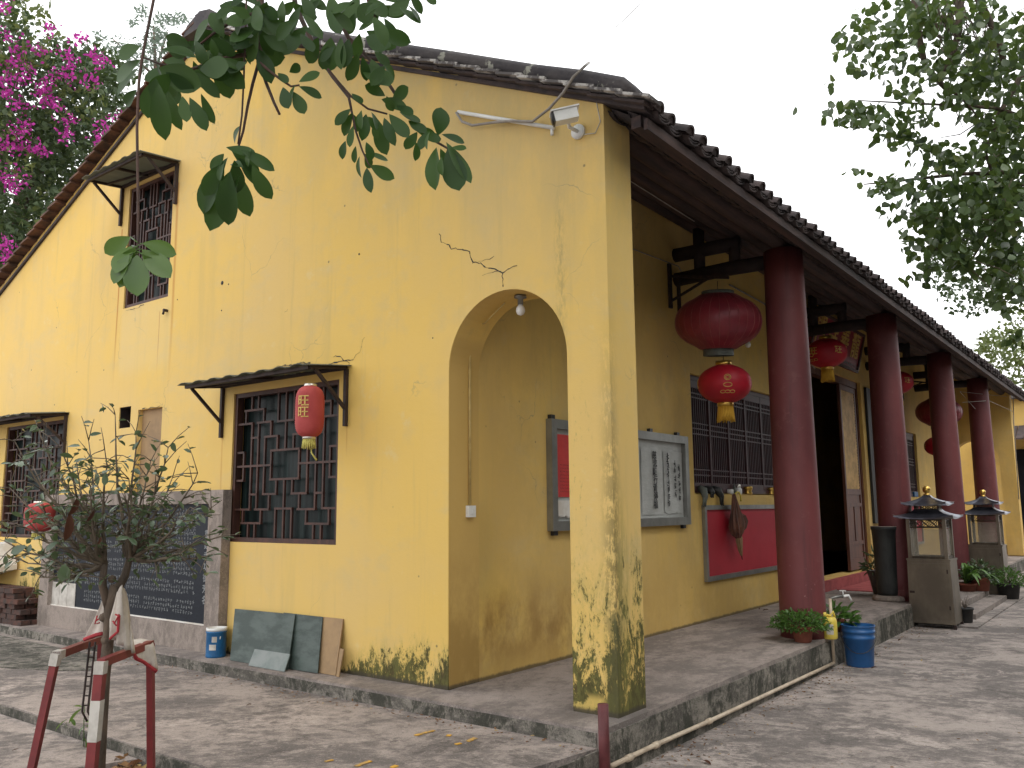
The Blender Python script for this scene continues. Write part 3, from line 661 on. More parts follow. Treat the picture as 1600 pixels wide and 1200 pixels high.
# awnings
def awning(x0,x1,z,d,bl=.43,ribs=8,drop=.05,label=None,sheetm='sheet'):
    root=bpy.data.objects.new('awning',None); COL.objects.link(root); root.parent=HALL; root.location=Vector(((x0+x1)/2,0,z))-HALL.location
    m=MB(); n=ribs*4; top=[];
    for i in range(n+1):
        x=x0-.05+(x1-x0+.1)*i/n; top.append((x,.016 if (i%4) in (1,2) else 0))
    vs=[(x,-.004,z+.03+h) for x,h in top]+[(x,-d-.06,z+.03-drop+h) for x,h in top]
    k=n+1; vs+=[(a,b,c-.006) for a,b,c in vs]
    m.add(vs,[(i+1,i,k+i,k+i+1) for i in range(n)]+[(2*k+i,2*k+i+1,3*k+i+1,3*k+i) for i in range(n)]+[(k+i+1,k+i,3*k+i,3*k+i+1) for i in range(n)]+[(i,i+1,2*k+i+1,2*k+i) for i in range(n)])
    m.build('sheet',sheetm,root)
    m=MB(); m.bar((x0,-d,z-drop+.012),(x1,-d,z-drop+.012),.03,.03); m.bar((x0,-.02,z+.01),(x1,-.02,z+.01),.03,.03)
    for x in (x0,(x0+x1)/2,x1): m.bar((x,-.02,z+.01),(x,-d,z-drop+.012),.028,.028)
    m.bar((x0,-d*.5,z-drop/2+.01),(x1,-.02,z),.02,.02)
    m.build('awning_frame','iron',root)
    for x in (x0,x1):
        m=MB(); m.bar((x,-.02,z),(x,-.02,z-bl),.032,.032); m.bar((x,-.025,z-bl*.70),(x,-d*.86,z-drop*.85),.026,.026); m.build('bracket','iron',root)
    return root
awning(-4.45,-2.63,2.545,.42,.50)
awning(-6.68,-5.50,5.17,.42,.47,ribs=6,drop=.04)
awning(-9.7,-7.72,2.51,.42,.48)
# ------------------------------------------------------------------ porch windows
def pwindow(q):
    y0,y1,z0,z1=q; X=-D-.06
    m=MB(); fw=.06
    m.box(X-.05,X+.01,y0,y1,z0,z0+fw); m.box(X-.05,X+.01,y0,y1,z1-fw,z1); m.box(X-.05,X+.01,y0,y0+fw,z0+fw,z1-fw); m.box(X-.05,X+.01,y1-fw,y1,z0+fw,z1-fw)
    fr=m.build('porch_window','redwood',HALL,at=(X,(y0+y1)/2,z0))
    m=MB(); m.box(X-.20,X-.19,y0,y1,z0,z1); m.build('pane','glass',fr)
    n=6; wv=(y1-y0-2*fw)/n
    for i in range(n):
        a=y0+fw+i*wv
        m=MB(); s=.028
        for yy in (a,a+wv-s): m.box(X-.035,X+.004,yy+.002,yy+s-.002,z0+fw,z1-fw)
        H=z1-z0-2*fw; Z=lambda t:z0+fw+t*H
        m.box(X-.035,X+.002,a+s,a+wv-s,Z(0),Z(.05)); m.box(X-.035,X+.002,a+s,a+wv-s,Z(.93),Z(1))
        for t in (.12,.17,.50,.55,.60,.84,.88): m.box(X-.028,X-.004,a+s,a+wv-s,Z(t)-.008,Z(t)+.008)
        nb=9
        for k in range(1,nb): 
            yy=a+s+(wv-2*s)*k/nb; m.box(X-.024,X-.008,yy-.007,yy+.007,Z(.05),Z(.93))
        m.build('lattice_shutter','redwood',fr)
    m=MB(); m.box(-D-.262,-D+.0,y0,y1,z0-.012,z0-.001); m.build('window_sill','wall_in',fr)
pwindow(WY1); pwindow(WY2)
# door
y0,y1,z0,z1=DR
m=MB(); m.box(-D-.20,-D-.06,y0,y0+.09,z0,z1); m.box(-D-.20,-D-.06,y1-.09,y1,z0,z1); m.box(-D-.20,-D-.06,y0+.09,y1-.09,z1-.12,z1); m.build('door_frame','doorwood',HALL)
def leaf(ya,yb,X):
    m=MB(); s=.07; zz0=z0+.03; zz1=z1-.13
    m.box(X,X+.05,ya,ya+s,zz0,zz1); m.box(X,X+.05,yb-s,yb,zz0,zz1)
    for a,b in ((0,.06),(.13,.15),(.335,.355),(.40,.43),(.97,1.0)): m.box(X,X+.048,ya+s,yb-s,zz0+a*(zz1-zz0),zz0+b*(zz1-zz0))
    m.box(X+.005,X+.030,ya+s,yb-s,zz0+.06*(zz1-zz0),zz0+.40*(zz1-zz0))
    m.box(X+.03,X+.044,(ya+yb)/2-.02,(ya+yb)/2+.02,zz0+.15*(zz1-zz0),zz0+.335*(zz1-zz0))
    d=m.build('door_leaf','doorwood',HALL,at=(X,(ya+yb)/2,z0))
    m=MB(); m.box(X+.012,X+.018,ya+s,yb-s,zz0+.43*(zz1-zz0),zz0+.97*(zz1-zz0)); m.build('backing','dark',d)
    m=MB(); za=zz0+.44*(zz1-zz0); 
    za=zz0+.43*(zz1-zz0); zb_=zz0+.97*(zz1-zz0); w_=yb-ya-2*s; H=zb_-za; c=.055
    # diagonal fretwork
    k=-int(H/c)
    while k*c<w_:
        for sg in (1,-1):
            a0=k*c; t0=max(0,-a0); t1=min(H,w_-a0)
            if t1>t0+.01:
                ys=(a0+t0,a0+t1) if sg==1 else (w_-a0-t0,w_-a0-t1)
                m.bar((X+.034+.004*sg,ya+s+ys[0],za+t0),(X+.034+.004*sg,ya+s+ys[1],za+t1),.024,.010,up=(1,0,0))
        k+=1
    m.build('fretwork','goldlattice',d)
leaf(10.62,11.58,-D-.12)
m=MB(); m.box(-D-.30,-D+.10,y0-.25,y1+.25,0.001,.15); th=m.build('door_threshold','mat_red',HALL)
# interior suggestion
tb=thing('altar_table','dark wooden altar table inside the unlit doorway','table',(-3.6,10.1,0.01))
m=MB(); m.box(-4.0,-3.3,9.2,11.6,.80,.86); m.build('table_top','doorwood',tb)
for x in (-3.95,-3.4):
    for y in (9.3,11.5): m=MB(); m.box(x,x+.07,y-.04,y+.04,.01,.80); m.build('leg','doorwood',tb)
cs=thing('kneeling_bench','low dark kneeling bench with a pale cloth just inside the doorway','bench',(-2.5,10.4,0.01))
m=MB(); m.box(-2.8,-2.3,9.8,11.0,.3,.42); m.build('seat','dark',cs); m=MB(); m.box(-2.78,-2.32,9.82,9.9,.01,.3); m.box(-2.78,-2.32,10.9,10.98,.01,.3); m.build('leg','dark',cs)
m=MB(); m.box(-2.75,-2.35,10.0,10.3,.425,.55); m.build('folded_cloth','cloth',cs)

# ================================================================== LANTERNS
def hang(root,top,z0=0):
    m=MB(); m.tube([(0,0,z0),(0,0,top)],.004,5); m.build('cord','black',root,local=True)
def profile(Rm,H,e=2.3,rc=.1,n=16,ribz=0):
    pr=[]
    for i in range(n*(2 if ribz else 1)+1):
        t=-1+2*i/(n*(2 if ribz else 1)); z=t*H/2
        r=Rm*(1-abs(t)**e)**(1/e); r=max(r,rc)
        if ribz and i%2: r*=1-ribz
        pr.append((r,z))
    return pr
def big_lantern():
    r=thing('satin_lantern','','lantern')
    b=MB(); b.lathe(profile(.465,.60,2.15,.19,14),(0,0,0),56,ribs=1,ribd=.012); bo=b.build('lantern_body','lantred',r,local=True)
    m=MB()
    for k in range(28):
        a=2*math.pi*k/28
        pts=[((rr+.003)*math.cos(a),(rr+.003)*math.sin(a),z) for rr,z in profile(.465,.60,2.15,.19,14)]
        m.tube(pts,.0018,4,False)
    m.build('rib','ribline',bo)
    m=MB(); m.lathe([(.175,0),(.175,.05),(.165,.055),(.165,0)],(0,0,.285),24); m.build('top_cap','capgrey',r,local=True)
    m=MB(); m.lathe([(.165,0),(.165,.085),(.150,.085),(.150,0)],(0,0,-.375),24,cap=False); m.lathe([(.0,.02),(.152,.02)],(0,0,-.375),24,cap=False); m.build('bottom_cap','capgrey',r,local=True)
    hang(r,.45,.33)
    return r
def tassel(m,r0,L,z,n=34,seed=1,spread=1.25):
    q=random.Random(seed)
    for k in range(n):
        a=2*math.pi*k/n; l=L*q.uniform(.88,1); 
        m.tube([(r0*math.cos(a),r0*math.sin(a),z),(r0*1.1*math.cos(a),r0*1.1*math.sin(a),z-l*.5),(r0*spread*math.cos(a+.1),r0*spread*math.sin(a+.1),z-l)],[.008,.009,.005],4,True)
def wrap(Rf,az0,zc,size):
    """text wrapped round a lantern; Rf(z)=radius"""
    def fn(v):
        z=zc+v.y; r=Rf(z)+.003+v.z*.5; a=az0+v.x/max(Rf(z),.05); return (r*math.cos(a),r*math.sin(a),z)
    return fn
def small_lantern(seed=1,az=-62,text_az=(-10,)):
    r=thing('cloth_lantern','','lantern')
    pf=profile(.290,.42,2.12,.085,14)
    b=MB(); b.lathe(pf,(0,0,0),48); bo=b.build('lantern_body','lantred2',r,local=True)
    Rf=lambda z:.288*(1-min(.98,abs(z/.21))**2.12)**(1/2.12)
    m=MB()
    for ta in text_az: 
        f=wrap(Rf,R(ta),.0,.2); put_text(m,'旺',.12,None,.002,f)
    # scroll ornament
    a0=R(az)
    for dx in (-.05,0,.05):
        pts=[]
        for k in range(13):
            t=2*math.pi*k/12; x=dx+.026*math.cos(t); z=-.115+.014*math.sin(t); rr=Rf(z)+.003; pts.append((rr*math.cos(a0+x/rr),rr*math.sin(a0+x/rr),z))
        m.tube(pts,.004,4,False)
    for (zz,rx,rz) in ((.035,.034,.030),(.035,.020,.016),(-.045,.045,.022)):
        pts=[]
        for k in range(17):
            t=2*math.pi*k/16; x=rx*math.cos(t); z=zz+rz*math.sin(t); rr=Rf(z)+.003; pts.append((rr*math.cos(a0+x/rr),rr*math.sin(a0+x/rr),z))
        m.tube(pts,.005,4,False)
    m.build('gold_print','goldpaint',bo)
    m=MB(); m.lathe([(.088,0),(.088,.055),(.08,.055)],(0,0,.195),24); m.build('top_cap','gold',r,local=True)
    m=MB(); m.lathe([(.08,0),(.088,0),(.088,.05)],(0,0,-.245),24); m.build('bottom_cap','gold',r,local=True)
    m=MB(); tassel(m,.075,.19,-.235,34,seed); m.build('tassel','tassel',r,local=True)
    hang(r,.4,.24)
    return r
G1='large satin lanterns hung under the porch roof'; G2='small bright red lanterns hung under the porch roof'
bl=big_lantern(); bl.location=on(0,-.80,1122,503); bl.rotation_euler=(R(5),R(4),0)
tag(bl,'large dull red satin lantern with grey green caps, left of the nearest column','lantern',G1)
bl2=copy_tree(bl); bl2.location=on(0,-.80,1467,644); tag(bl2,'large dull red satin lantern far along the porch, half hidden by the third column','lantern',G1)
s1=small_lantern(1,-60,(-150,)); s1.location=on(0,-.80,1132,600); s1.rotation_euler=(0,0,0)
tag(s1,'small bright red lantern with yellow tassel directly below the nearest large satin lantern','lantern',G2)
s2=small_lantern(2,-120,(-38,-110)); s2.location=on(0,-.80,1291,552); tag(s2,'small bright red lantern printed with gold characters, in front of the door plaque','lantern',G2)
s3=copy_tree(s2); s3.location=on(0,-.80,1401,598); tag(s3,'small bright red lantern showing only its right half beside the second column','lantern',G2)
s4=copy_tree(s1); s4.location=on(0,-.80,1467,697); tag(s4,'small red lantern low beside the third column, below the far satin lantern','lantern',G2)
# paper lanterns by the side windows
def paper_lantern(Rm,H,seed,txt=True):
    r=thing('paper_lantern','','lantern')
    pr=[]; n=30
    for i in range(2*n+1):
        t=-1+i/n; rr=Rm*(1-abs(t)**4.2)**(1/3.0); rr=max(rr,Rm*.42)*(1-.035*(i%2)); pr.append((rr,t*H/2))
    b=MB(); b.lathe(pr,(0,0,0),40); bo=b.build('lantern_body','lantpaper',r,local=True)
    if txt:
        m=MB()
        for zc in (.072,-.022): put_text(m,'旺',.100,None,.002,wrap(lambda z:Rm+.001,R(-66),zc,.1))
        m.build('gold_print','goldpaint',bo)
    m=MB(); m.lathe([(Rm*.44,0),(Rm*.44,.028),(Rm*.40,.028),(Rm*.40,.0)],(0,0,H/2-.012),24); m.build('top_cap','silver',r,local=True)
    m=MB(); m.lathe([(Rm*.42,0),(Rm*.45,0),(Rm*.45,.02)],(0,0,-H/2-.014),24); m.build('bottom_cap','silver',r,local=True)
    m=MB(); tassel(m,Rm*.36,.09,-H/2-.01,20,seed,1.3); m.tube([(.03,0,-H/2-.09),(.035,0,-H/2-.13),(.075,.02,-H/2-.19)],[.004,.006,.008],6); m.build('tassel','tasselpale',r,local=True)
    return r
p1=paper_lantern(.120,.425,4); p1.location=on(1,-.40,484,643); hang(p1,.135,.21)
tag(p1,'tall ribbed paper lantern with gold characters hanging in front of the lower gable window','lantern')
p2=paper_lantern(.165,.33,5,False); p2.location=on(1,-.36,62,808); hang(p2,1.1,.16)
tag(p2,'faded red paper lantern hanging behind the small tree at the far left window','lantern')
# iron lantern brackets on the porch wall
def bracket(Y):
    b=thing('lantern_bracket','','bracket',(-D,Y,3.9))
    m=MB(); m.box(-D+.001,-D+.03,Y-.03,Y+.03,3.62,4.15); m.build('wall_plate','iron',b)
    m=MB(); m.bar((-D+.02,Y,4.0),(-.72,Y,3.86),.03,.03); m.bar((-D+.02,Y,3.70),(-.95,Y,3.90),.025,.025); m.bar((-D+.1,Y+.05,4.0),(-D+.1,Y+.05,3.55),.035,.035); m.build('arm','iron',b)
    return b
b1=bracket(3.86); tag(b1,'black iron bracket on the porch wall above the large near lantern','bracket','lantern brackets on the porch wall')
b2=bracket(14.6); tag(b2,'black iron bracket on the porch wall far away between second and third columns','bracket','lantern brackets on the porch wall')
# bulbs
def bulb(loc,label,g=None):
    t=thing('light_bulb',label,'light bulb',loc,g)
    m=MB(); m.lathe([(.045,0),(.05,-.02),(.022,-.03),(.022,-.075)],loc,16); m.build('socket','alu',t)
    m=MB(); m.lathe([(.012,-.072),(.032,-.10),(.036,-.125),(.026,-.15),(.006,-.16)],loc,16); m.build('globe','white',t)
bulb((-.90,.20,2.965),'bare white bulb in its socket at the crown of the arch')
bulb(tuple(on(0,-1.1,1168,524)),'bare bulb hanging behind the large lantern near the first column')

# ================================================================== PORCH FITTINGS
# display board
Y0,Y1,Z0,Z1=1.315,4.085,1.130,2.130
db=thing('display_board','grey aluminium framed display case with scroll papers on the porch wall behind the end pillar','notice board',(-D,(Y0+Y1)/2,Z0))
f=.085; X0=-D+.001; X1=-D+.065
m=MB(); m.box(X0,X1,Y0,Y1,Z0,Z0+f); m.box(X0,X1,Y0,Y1,Z1-f,Z1); m.box(X0,X1,Y0,Y0+f,Z0+f,Z1-f); m.box(X0,X1,Y1-f,Y1,Z0+f,Z1-f); m.build('frame','alu',db)
m=MB(); m.box(X0,X0+.012,Y0+f,Y1-f,Z0+f,Z1-f); m.build('backing_panel','paper',db)
def sheet(ya,yb,za,zb,mat,x,name='paper_sheet',wav=.006,parent=db,torn=False):
    n=10; vs=[]; q=random.Random(ya)
    for j in range(n+1):
        for i in range(n+1):
            yy=ya+(yb-ya)*i/n; zz=za+(zb-za)*j/n
            if torn and j==0: zz+=q.uniform(0,.04)
            if torn and i==n: yy-=q.uniform(0,.03)
            vs.append((x+wav*mnoise.noise(Vector((yy*6,zz*5,3))),yy,zz))
    m=MB(); m.add(vs,[(j*(n+1)+i,j*(n+1)+i+1,(j+1)*(n+1)+i+1,(j+1)*(n+1)+i) for j in range(n) for i in range(n)],True)
    return m.build(name,mat,parent)
sheet(1.46,1.68,1.43,2.0,'redpaper',X0+.022); sheet(1.69,2.05,1.43,1.99,'redpaper',X0+.024); sheet(1.44,2.0,1.235,1.40,'foam',X0+.03,torn=True)
sheet(3.02,3.50,1.25,1.96,'paper',X0+.022); sheet(3.53,3.99,1.24,1.94,'paper',X0+.024,wav=.012,torn=True)
m=MB()
def glyph_run(m,M,n,h,adv,vert=False,seed=0,w=.5):
    """illegibly small running script: little strokes"""
    q=random.Random(seed)
    for i in range(n):
        ox,oy=(0,-i*adv) if vert else (i*adv,0)
        for k in range(5):
            x0=ox+q.uniform(-.35,.35)*h*w*1.6; y0=oy+q.uniform(-.4,.4)*h; 
            if q.random()<.5: dx,dy=h*.38*w*1.4,h*.055
            else: dx,dy=h*.07,h*.32
            vs=[M@Vector(p) for p in ((x0-dx,y0-dy,0),(x0+dx,y0-dy,0),(x0+dx,y0+dy,0),(x0-dx,y0+dy,0))]
            m.add(vs,[(0,1,2,3)])
YA=(0,1,0); ZA=(0,0,1)
for k,ch in enumerate('慈悲願行清淨福'):
    m=MB(); put_text(m,ch,.095,frame_matrix((X0+.036,3.30+.01*(k%2),1.88-k*.088),YA,ZA),.001); m.build('brush_character','ink',db)
m=MB()
for k in range(8): glyph_run(m,frame_matrix((X0+.040,3.60,1.88-k*.072),YA,ZA),1,.075,.1,seed=k,w=.45); glyph_run(m,frame_matrix((X0+.041,3.605,1.87-k*.072),YA,ZA),1,.06,.1,seed=k+50,w=.45)
for c in range(2): glyph_run(m,frame_matrix((X0+.042,3.76+.10*c,1.82-.05*c),YA,ZA),5,.07,.085,True,seed=9+c); glyph_run(m,frame_matrix((X0+.043,3.762+.10*c,1.82-.05*c),YA,ZA),5,.06,.085,True,seed=19+c)
m.build('running_script','ink',db,kind='stuff')
m=MB()
for k in range(9): glyph_run(m,frame_matrix((X0+.034,1.49,1.72-k*.03),YA,ZA),8,.014,.022,seed=k+3); glyph_run(m,frame_matrix((X0+.034,1.72,1.72-k*.03),YA,ZA),12,.014,.024,seed=k+33)
m.build('printed_lines','ink',db)
for (yy,zz) in ((Y0+.06,Z1+.02),(3.24,Z1+.02),(Y1-.2,Z1+.02),(Y0+.08,Z0-.02),(Y1-.12,Z0-.02)):
    m=MB(); m.box(X0,X0+.04,yy-.03,yy+.03,zz-.02,zz+.02); m.build('hook','black',db)
# red boards under the windows
for (ya,yb,lab) in ((4.505,7.92,'red painted board in a grey metal frame under the near porch window'),(12.48,15.9,'red board in a grey frame under the far porch window, seen between columns')):
    rb=thing('red_board',lab,'board',(-D,(ya+yb)/2,.45)); z0,z1=.455,1.345; f=.055; x1=-D+.045
    m=MB(); m.box(X0,x1,ya,yb,z0,z0+f); m.box(X0,x1,ya,yb,z1-f,z1); m.box(X0,x1,ya,ya+f,z0+f,z1-f); m.box(X0,x1,yb-f,yb,z0+f,z1-f); m.build('frame','alu',rb)
    m=MB(); m.box(X0,X0+.018,ya+f,yb-f,z0+f,z1-f); m.build('panel','redboard',rb)
# plaque above the door
A=Vector((-1.43,11.42,3.765)); Bv=Vector((-1.25,11.42,4.47)); upv=(Bv-A).normalized()
pq=thing('door_plaque','dark red tilted plaque with large gold characters above the temple door','sign',(-1.3,10.1,3.75))
Wd=2.75; H=(Bv-A).length; nv=Vector((0,1,0)).cross(upv)
def pl(y,s,d): return Vector((0,y,0))+Vector((A.x,0,A.z))+upv*s+nv*d
def plbox(m,ya,yb,s0,s1,d0,d1):
    vs=[pl(y,s,d) for d in (d0,d1) for (y,s) in ((ya,s0),(yb,s0),(yb,s1),(ya,s1))]
    m.add(vs,[(3,2,1,0),(4,5,6,7),(0,1,5,4),(1,2,6,5),(2,3,7,6),(3,0,4,7)])
m=MB(); plbox(m,11.42-Wd,11.42,0,H,-.05,0); m.build('panel','signred',pq)
m=MB(); plbox(m,11.42-Wd,11.42,0,.05,0.001,.03); plbox(m,11.42-Wd,11.42,H-.05,H,0.001,.03); plbox(m,11.42-Wd,11.42-Wd+.05,.05,H-.05,.001,.03); plbox(m,11.37,11.42,.05,H-.05,.001,.03); m.build('frame','brownwood',pq)
m=MB(); plbox(m,11.425,11.44,0,H,-.05,.03); m.build('edge','goldpaint',pq)
m=MB()
for k,ch in enumerate('龍善寺門'): put_text(m,ch,.50,frame_matrix(pl(11.03-k*.66,.43,.004),(0,1,0),upv),.006)
m.build('gold_characters','goldpaint',pq)
m=MB(); glyph_run(m,frame_matrix(pl(8.85,.10,.006),(0,1,0),upv),26,.06,.10,seed=5,w=.7); glyph_run(m,frame_matrix(pl(8.87,.10,.007),(0,1,0),upv),26,.06,.10,seed=6,w=.7); m.build('small_lettering','glyph',pq)
# couplet board
for y,lab in ((12.13,'tall black couplet board on the wall right of the door'),(8.32,'tall black couplet board on the wall left of the door')):
    c=MB(); c.box(-D+.001,-D+.05,y-.20,y+.20,.98,3.55); cb=tag(c.build('couplet_board','urn',at=(-D,y,.98)),lab,'sign')
# umbrella
um=thing('hanging_umbrella','folded brown umbrella hanging by its yellow crook in front of the red board','umbrella',on(0,-D+.10,1146,775))
T=on(0,-D+.12,1147,775); Bm=on(0,-D+.12,1159,868); dv=(T-Bm)
ax=dv.normalized(); sx=Vector((0,1,0)); sx=(sx-ax*sx.dot(ax)).normalized(); sy=ax.cross(sx); L=dv.length
def pleat(m,c0,pr,n=22,ph=0.,sq=.55):
    vs=[]
    for (r_,t,ox) in pr:
        for k in range(n):
            a_=2*math.pi*k/n; q_=r_*(1-.30*(k%2))*(1+.15*math.sin(3*a_+t*6+ph)); vs.append(c0+ax*(t*L)+sx*(ox+q_*math.cos(a_))+sy*q_*math.sin(a_)*sq)
    m.add(vs,[(i*n+k,i*n+(k+1)%n,(i+1)*n+(k+1)%n,(i+1)*n+k) for i in range(len(pr)-1) for k in range(n)]+[tuple(range(n-1,-1,-1)),tuple((len(pr)-1)*n+k for k in range(n))])
m=MB(); pleat(m,Bm,[(.02,.0,0),(.045,.10,-.01),(.07,.28,-.02),(.055,.33,-.02)],ph=1); m.build('lower_skirt','brownboard',um)
m=MB(); pleat(m,Bm,[(.05,.30,-.02),(.12,.38,-.03),(.16,.50,-.04),(.13,.64,-.03),(.085,.80,-.02),(.05,.95,-.01),(.03,1.03,0)])
pleat(m,Bm,[(.03,.36,.05),(.09,.42,.10),(.11,.52,.14),(.09,.62,.13),(.03,.70,.08)],ph=2)
m.build('canopy','umb',um)
m=MB(); c0=on(0,-D+.12,1153,780); m.tube([c0+Vector((0,.10*math.cos(a)-.0,.09*math.sin(a))) for a in [math.pi*k/8*1.2-.3 for k in range(9)]]+[c0+Vector((0,-.12,-.10))],.011,8); m.build('handle','yellowjug',um)
m=MB(); m.tube([Bm,Bm-ax*.05],.006,6); m.build('tip','iron',um)
# things on the near window sill
zs=1.478
def sill(px,py): 
    p=on(0,-D-.03,px,py); return Vector((-D-.03,p.y,zs))
def jar(px,prof,mat,lab,name='jar',cap=None):
    p=sill(px,775); p.z=zs
    t=thing(name,lab,'jar',p); m=MB(); m.lathe(prof,p,18); m.build('body',mat,t)
    if cap: m=MB(); m.lathe(cap[0],p,16); m.build('lid',cap[1],t)
jar(1141,[(.035,0),(.045,.02),(.045,.06),(.04,.065)],'white','small white jar on the porch window sill left of the brown pot')
jar(1154,[(.04,0),(.048,.02),(.048,.07),(.03,.09)],'white','white round jar with a silver lid on the porch sill beside the brass bowl','jar',([(.03,.09),(.034,.10),(.03,.13),(.01,.14)],'silver'))
jar(1169,[(.05,0),(.058,.02),(.045,.045),(.060,.075),(.062,.10),(.055,.11),(.05,.09),(.0,.085)],'gold','waisted brass incense bowl on the near porch window sill','incense_bowl')
jar(1206,[(.05,0),(.058,.02),(.045,.045),(.060,.075),(.062,.10),(.055,.11),(.05,.09),(.0,.085)],'gold','brass incense bowl on the sill just left of the nearest column','incense_bowl')
b=sill(1148,775); t=thing('green_bottle','small pale green bottle on the porch sill','bottle',b); m=MB(); m.lathe([(.02,0),(.022,.08),(.010,.11),(.010,.14)],b,12); m.build('body','capgrey',t)
for (pa,pb,lab,mt) in (((1090,768),(1100,788),'grey glove lying over the left end of the porch window sill','capgrey'),((1108,768),(1128,786),'black glove draped over the porch window sill','black'),((1098,764),(1112,774),'crumpled black cloth lying on the porch sill between the gloves','black')):
    A=on(0,-D-.08,*pa); Bq=on(0,-D+.045,*pb); A.z=zs+.05
    t=thing('glove' if 'glove' in lab else 'crumpled_cloth',lab,'glove' if 'glove' in lab else 'cloth',(A.x,A.y,zs)); m=MB(); mid=Vector((-D+.02,(A.y+Bq.y)/2,zs+.045))
    m.tube([A,mid*.5+A*.5+Vector((0,0,.015)),mid,(mid+Bq)*.5+Vector((.02,0,0)),Bq],[.03,.045,.05,.035,.022],8)
    m.build('palm',mt,t)
    if 'glove' in lab:
        for k in range(4): mm=MB(); o=Vector((0,-.035+.024*k,0)); mm.tube([(mid+Bq)*.5+o*.8+Vector((.02,0,0)),Bq+o+Vector((0,0,-.02-.01*(k%2)))],[.014,.009],6); mm.build('finger',mt,t)
bt=on(0,-D-.1,1420,778); m=MB(); m.box(-D-.2,-D-.02,15.6,15.95,1.49,1.60); tag(m.build('blue_cloth','bluecan',at=(-D-.1,15.8,1.49)),'blue folded cloth on the far porch window sill','cloth')
# switch and conduit at the arch
sw=on(0,-D,733,799)
t=thing('wall_switch','white square light switch low inside the arch below its conduit','switch',sw)
m=MB(); m.box(-D+.001,-D+.035,sw.y-.042,sw.y+.042,sw.z-.045,sw.z+.045); m.build('plate','white',t)
m=MB(); m.box(-D+.036,-D+.043,sw.y-.012,sw.y+.012,sw.z-.02,sw.z+.02); m.build('rocker','white',t)
ct=on(0,-D,732,532)
m=MB(); m.tube([(-D+.012,sw.y-.005,sw.z+.05),(-D+.012,sw.y-.005,ct.z)],.011,8); m.tube([(-D+.012,sw.y-.005,ct.z),(-D+.015,sw.y-.01,ct.z+.12),(-1.28,sw.y-.02,2.80),(-1.05,.20,2.93)],.006,6)
tag(m.build('conduit','conduit_y',at=(-D,sw.y,1.4)),'thin yellow painted conduit running down inside the arch to the switch','conduit')
# cable along porch wall (upper)
m=MB(); a=on(0,-D+.02,986,388); b=on(0,-D+.02,1060,416); m.tube([a,b,(-D+.02,4.2,4.1)],.006,6); m.tube([on(0,-D+.02,1140,445),on(0,-D+.02,1195,475),(-D+.02,9,3.55)],.012,6); tag(m.build('wall_cable','conduit',at=tuple(a)),'thin cable clipped along the upper porch wall behind the lanterns','cable')
m=MB(); m.tube([on(0,-.35,985,283),on(0,-.35,1085,346)],.0045,6); tag(m.build('strip_wire','conduit',at=(-.35,1,4.2)),'thin pale wire running under the porch roof tiles near the gable','wire')
m=MB(); m.tube([(-.05,15,3.3),on(0,-.05,1500,612),on(0,-.05,1575,620)],.005,5); m.tube([(-.2,14.5,3.4),on(0,.02,1545,626),on(0,.05,1583,643)],.006,5); m.tube([on(0,.05,1583,618),on(0,.05,1584,660),on(0,.05,1592,780)],.012,5); tag(m.build('far_cables','conduit',at=(0,18,3.5)),'pale cables strung to the far end pillar of the porch','cable')

# ================================================================== GABLE FITTINGS
# stele
zr=on(1,-.1,349,765); zl=on(1,-.1,85,768); x1=zr.x; x0=-7.93; zt=zr.z
ste=thing('donor_stele','long black granite donor tablet in a pale rendered frame against the gable wall','stone tablet',((x0+x1)/2,-.1,0))
i1=on(1,-.045,334,787); i0=on(1,-.045,325,978); ix0=-7.70; ix1=i1.x; iz1=i1.z; iz0=i0.z
m=MB(); m.box(x0,x1,-.10,-.003,.001,iz0-.0); m.build('plinth','stone',ste)
m=MB(); m.box(x0,x1,-.10,-.003,iz1,zt); m.build('top_rail','stone',ste)
for a,b in ((x0,ix0),(ix1,x1)): m=MB(); m.box(a,b,-.10,-.003,iz0,iz1); m.build('side_pillar','stone',ste)
m=MB(); m.box(ix0,ix1,-.045,-.003,iz0,iz1); tab=m.build('tablet','granite',ste)
m=MB(); m.box(ix0-.01,ix1+.01,-.062,-.046,iz0-.008,iz0+.012); m.build('mortar_bead','foam',ste)
m=MB()
for k in range(3): m.box(ix0+.002+k*.19,ix0+.185+k*.19,-.052,-.0465,iz0+.014,iz0+.27)
m.build('bare_plaster_patch','whitepaint',ste)
m=MB(); g=random.Random(5)
rows=[(1.30,2),(1.17,2),(1.02,3),(.84,3),(.67,3),(.49,3)]
for (zz,k) in rows:
    z=iz0+(iz1-iz0)*(zz-.3)/1.1
    for q in range(k):
        n1=int((ix1-.22-(ix0+.78))/.052); st_=g.randint(0,4)
        xx=ix0+.78
        while xx<ix1-.22:
            ln=g.choice((12,18,26,38)); ln=min(ln,int((ix1-.22-xx)/.046))
            if ln<=0: break
            glyph_run(m,frame_matrix((xx,-.0475,z-q*.048),(1,0,0),ZA),ln,.034,.046,seed=int(xx*100)+q,w=.62); xx+=ln*.046+.07
        if q<2: glyph_run(m,frame_matrix((ix0+.10,-.0475,z-q*.048),(1,0,0),ZA),11,.034,.046,seed=q+int(zz*99),w=.62)
for k in range(9): glyph_run(m,frame_matrix((ix1-.62,-.0475,iz1-.06-.04*k),(1,0,0),ZA),7,.026,.05,seed=k,w=.6)
for k,ch in enumerate('重建寺功德芳名'): put_text(m,ch,.088,frame_matrix((ix1-.085,-.047,iz1-.30-.105*k),(1,0,0),ZA),.0008)
m.build('engraved_text','glyph',tab)
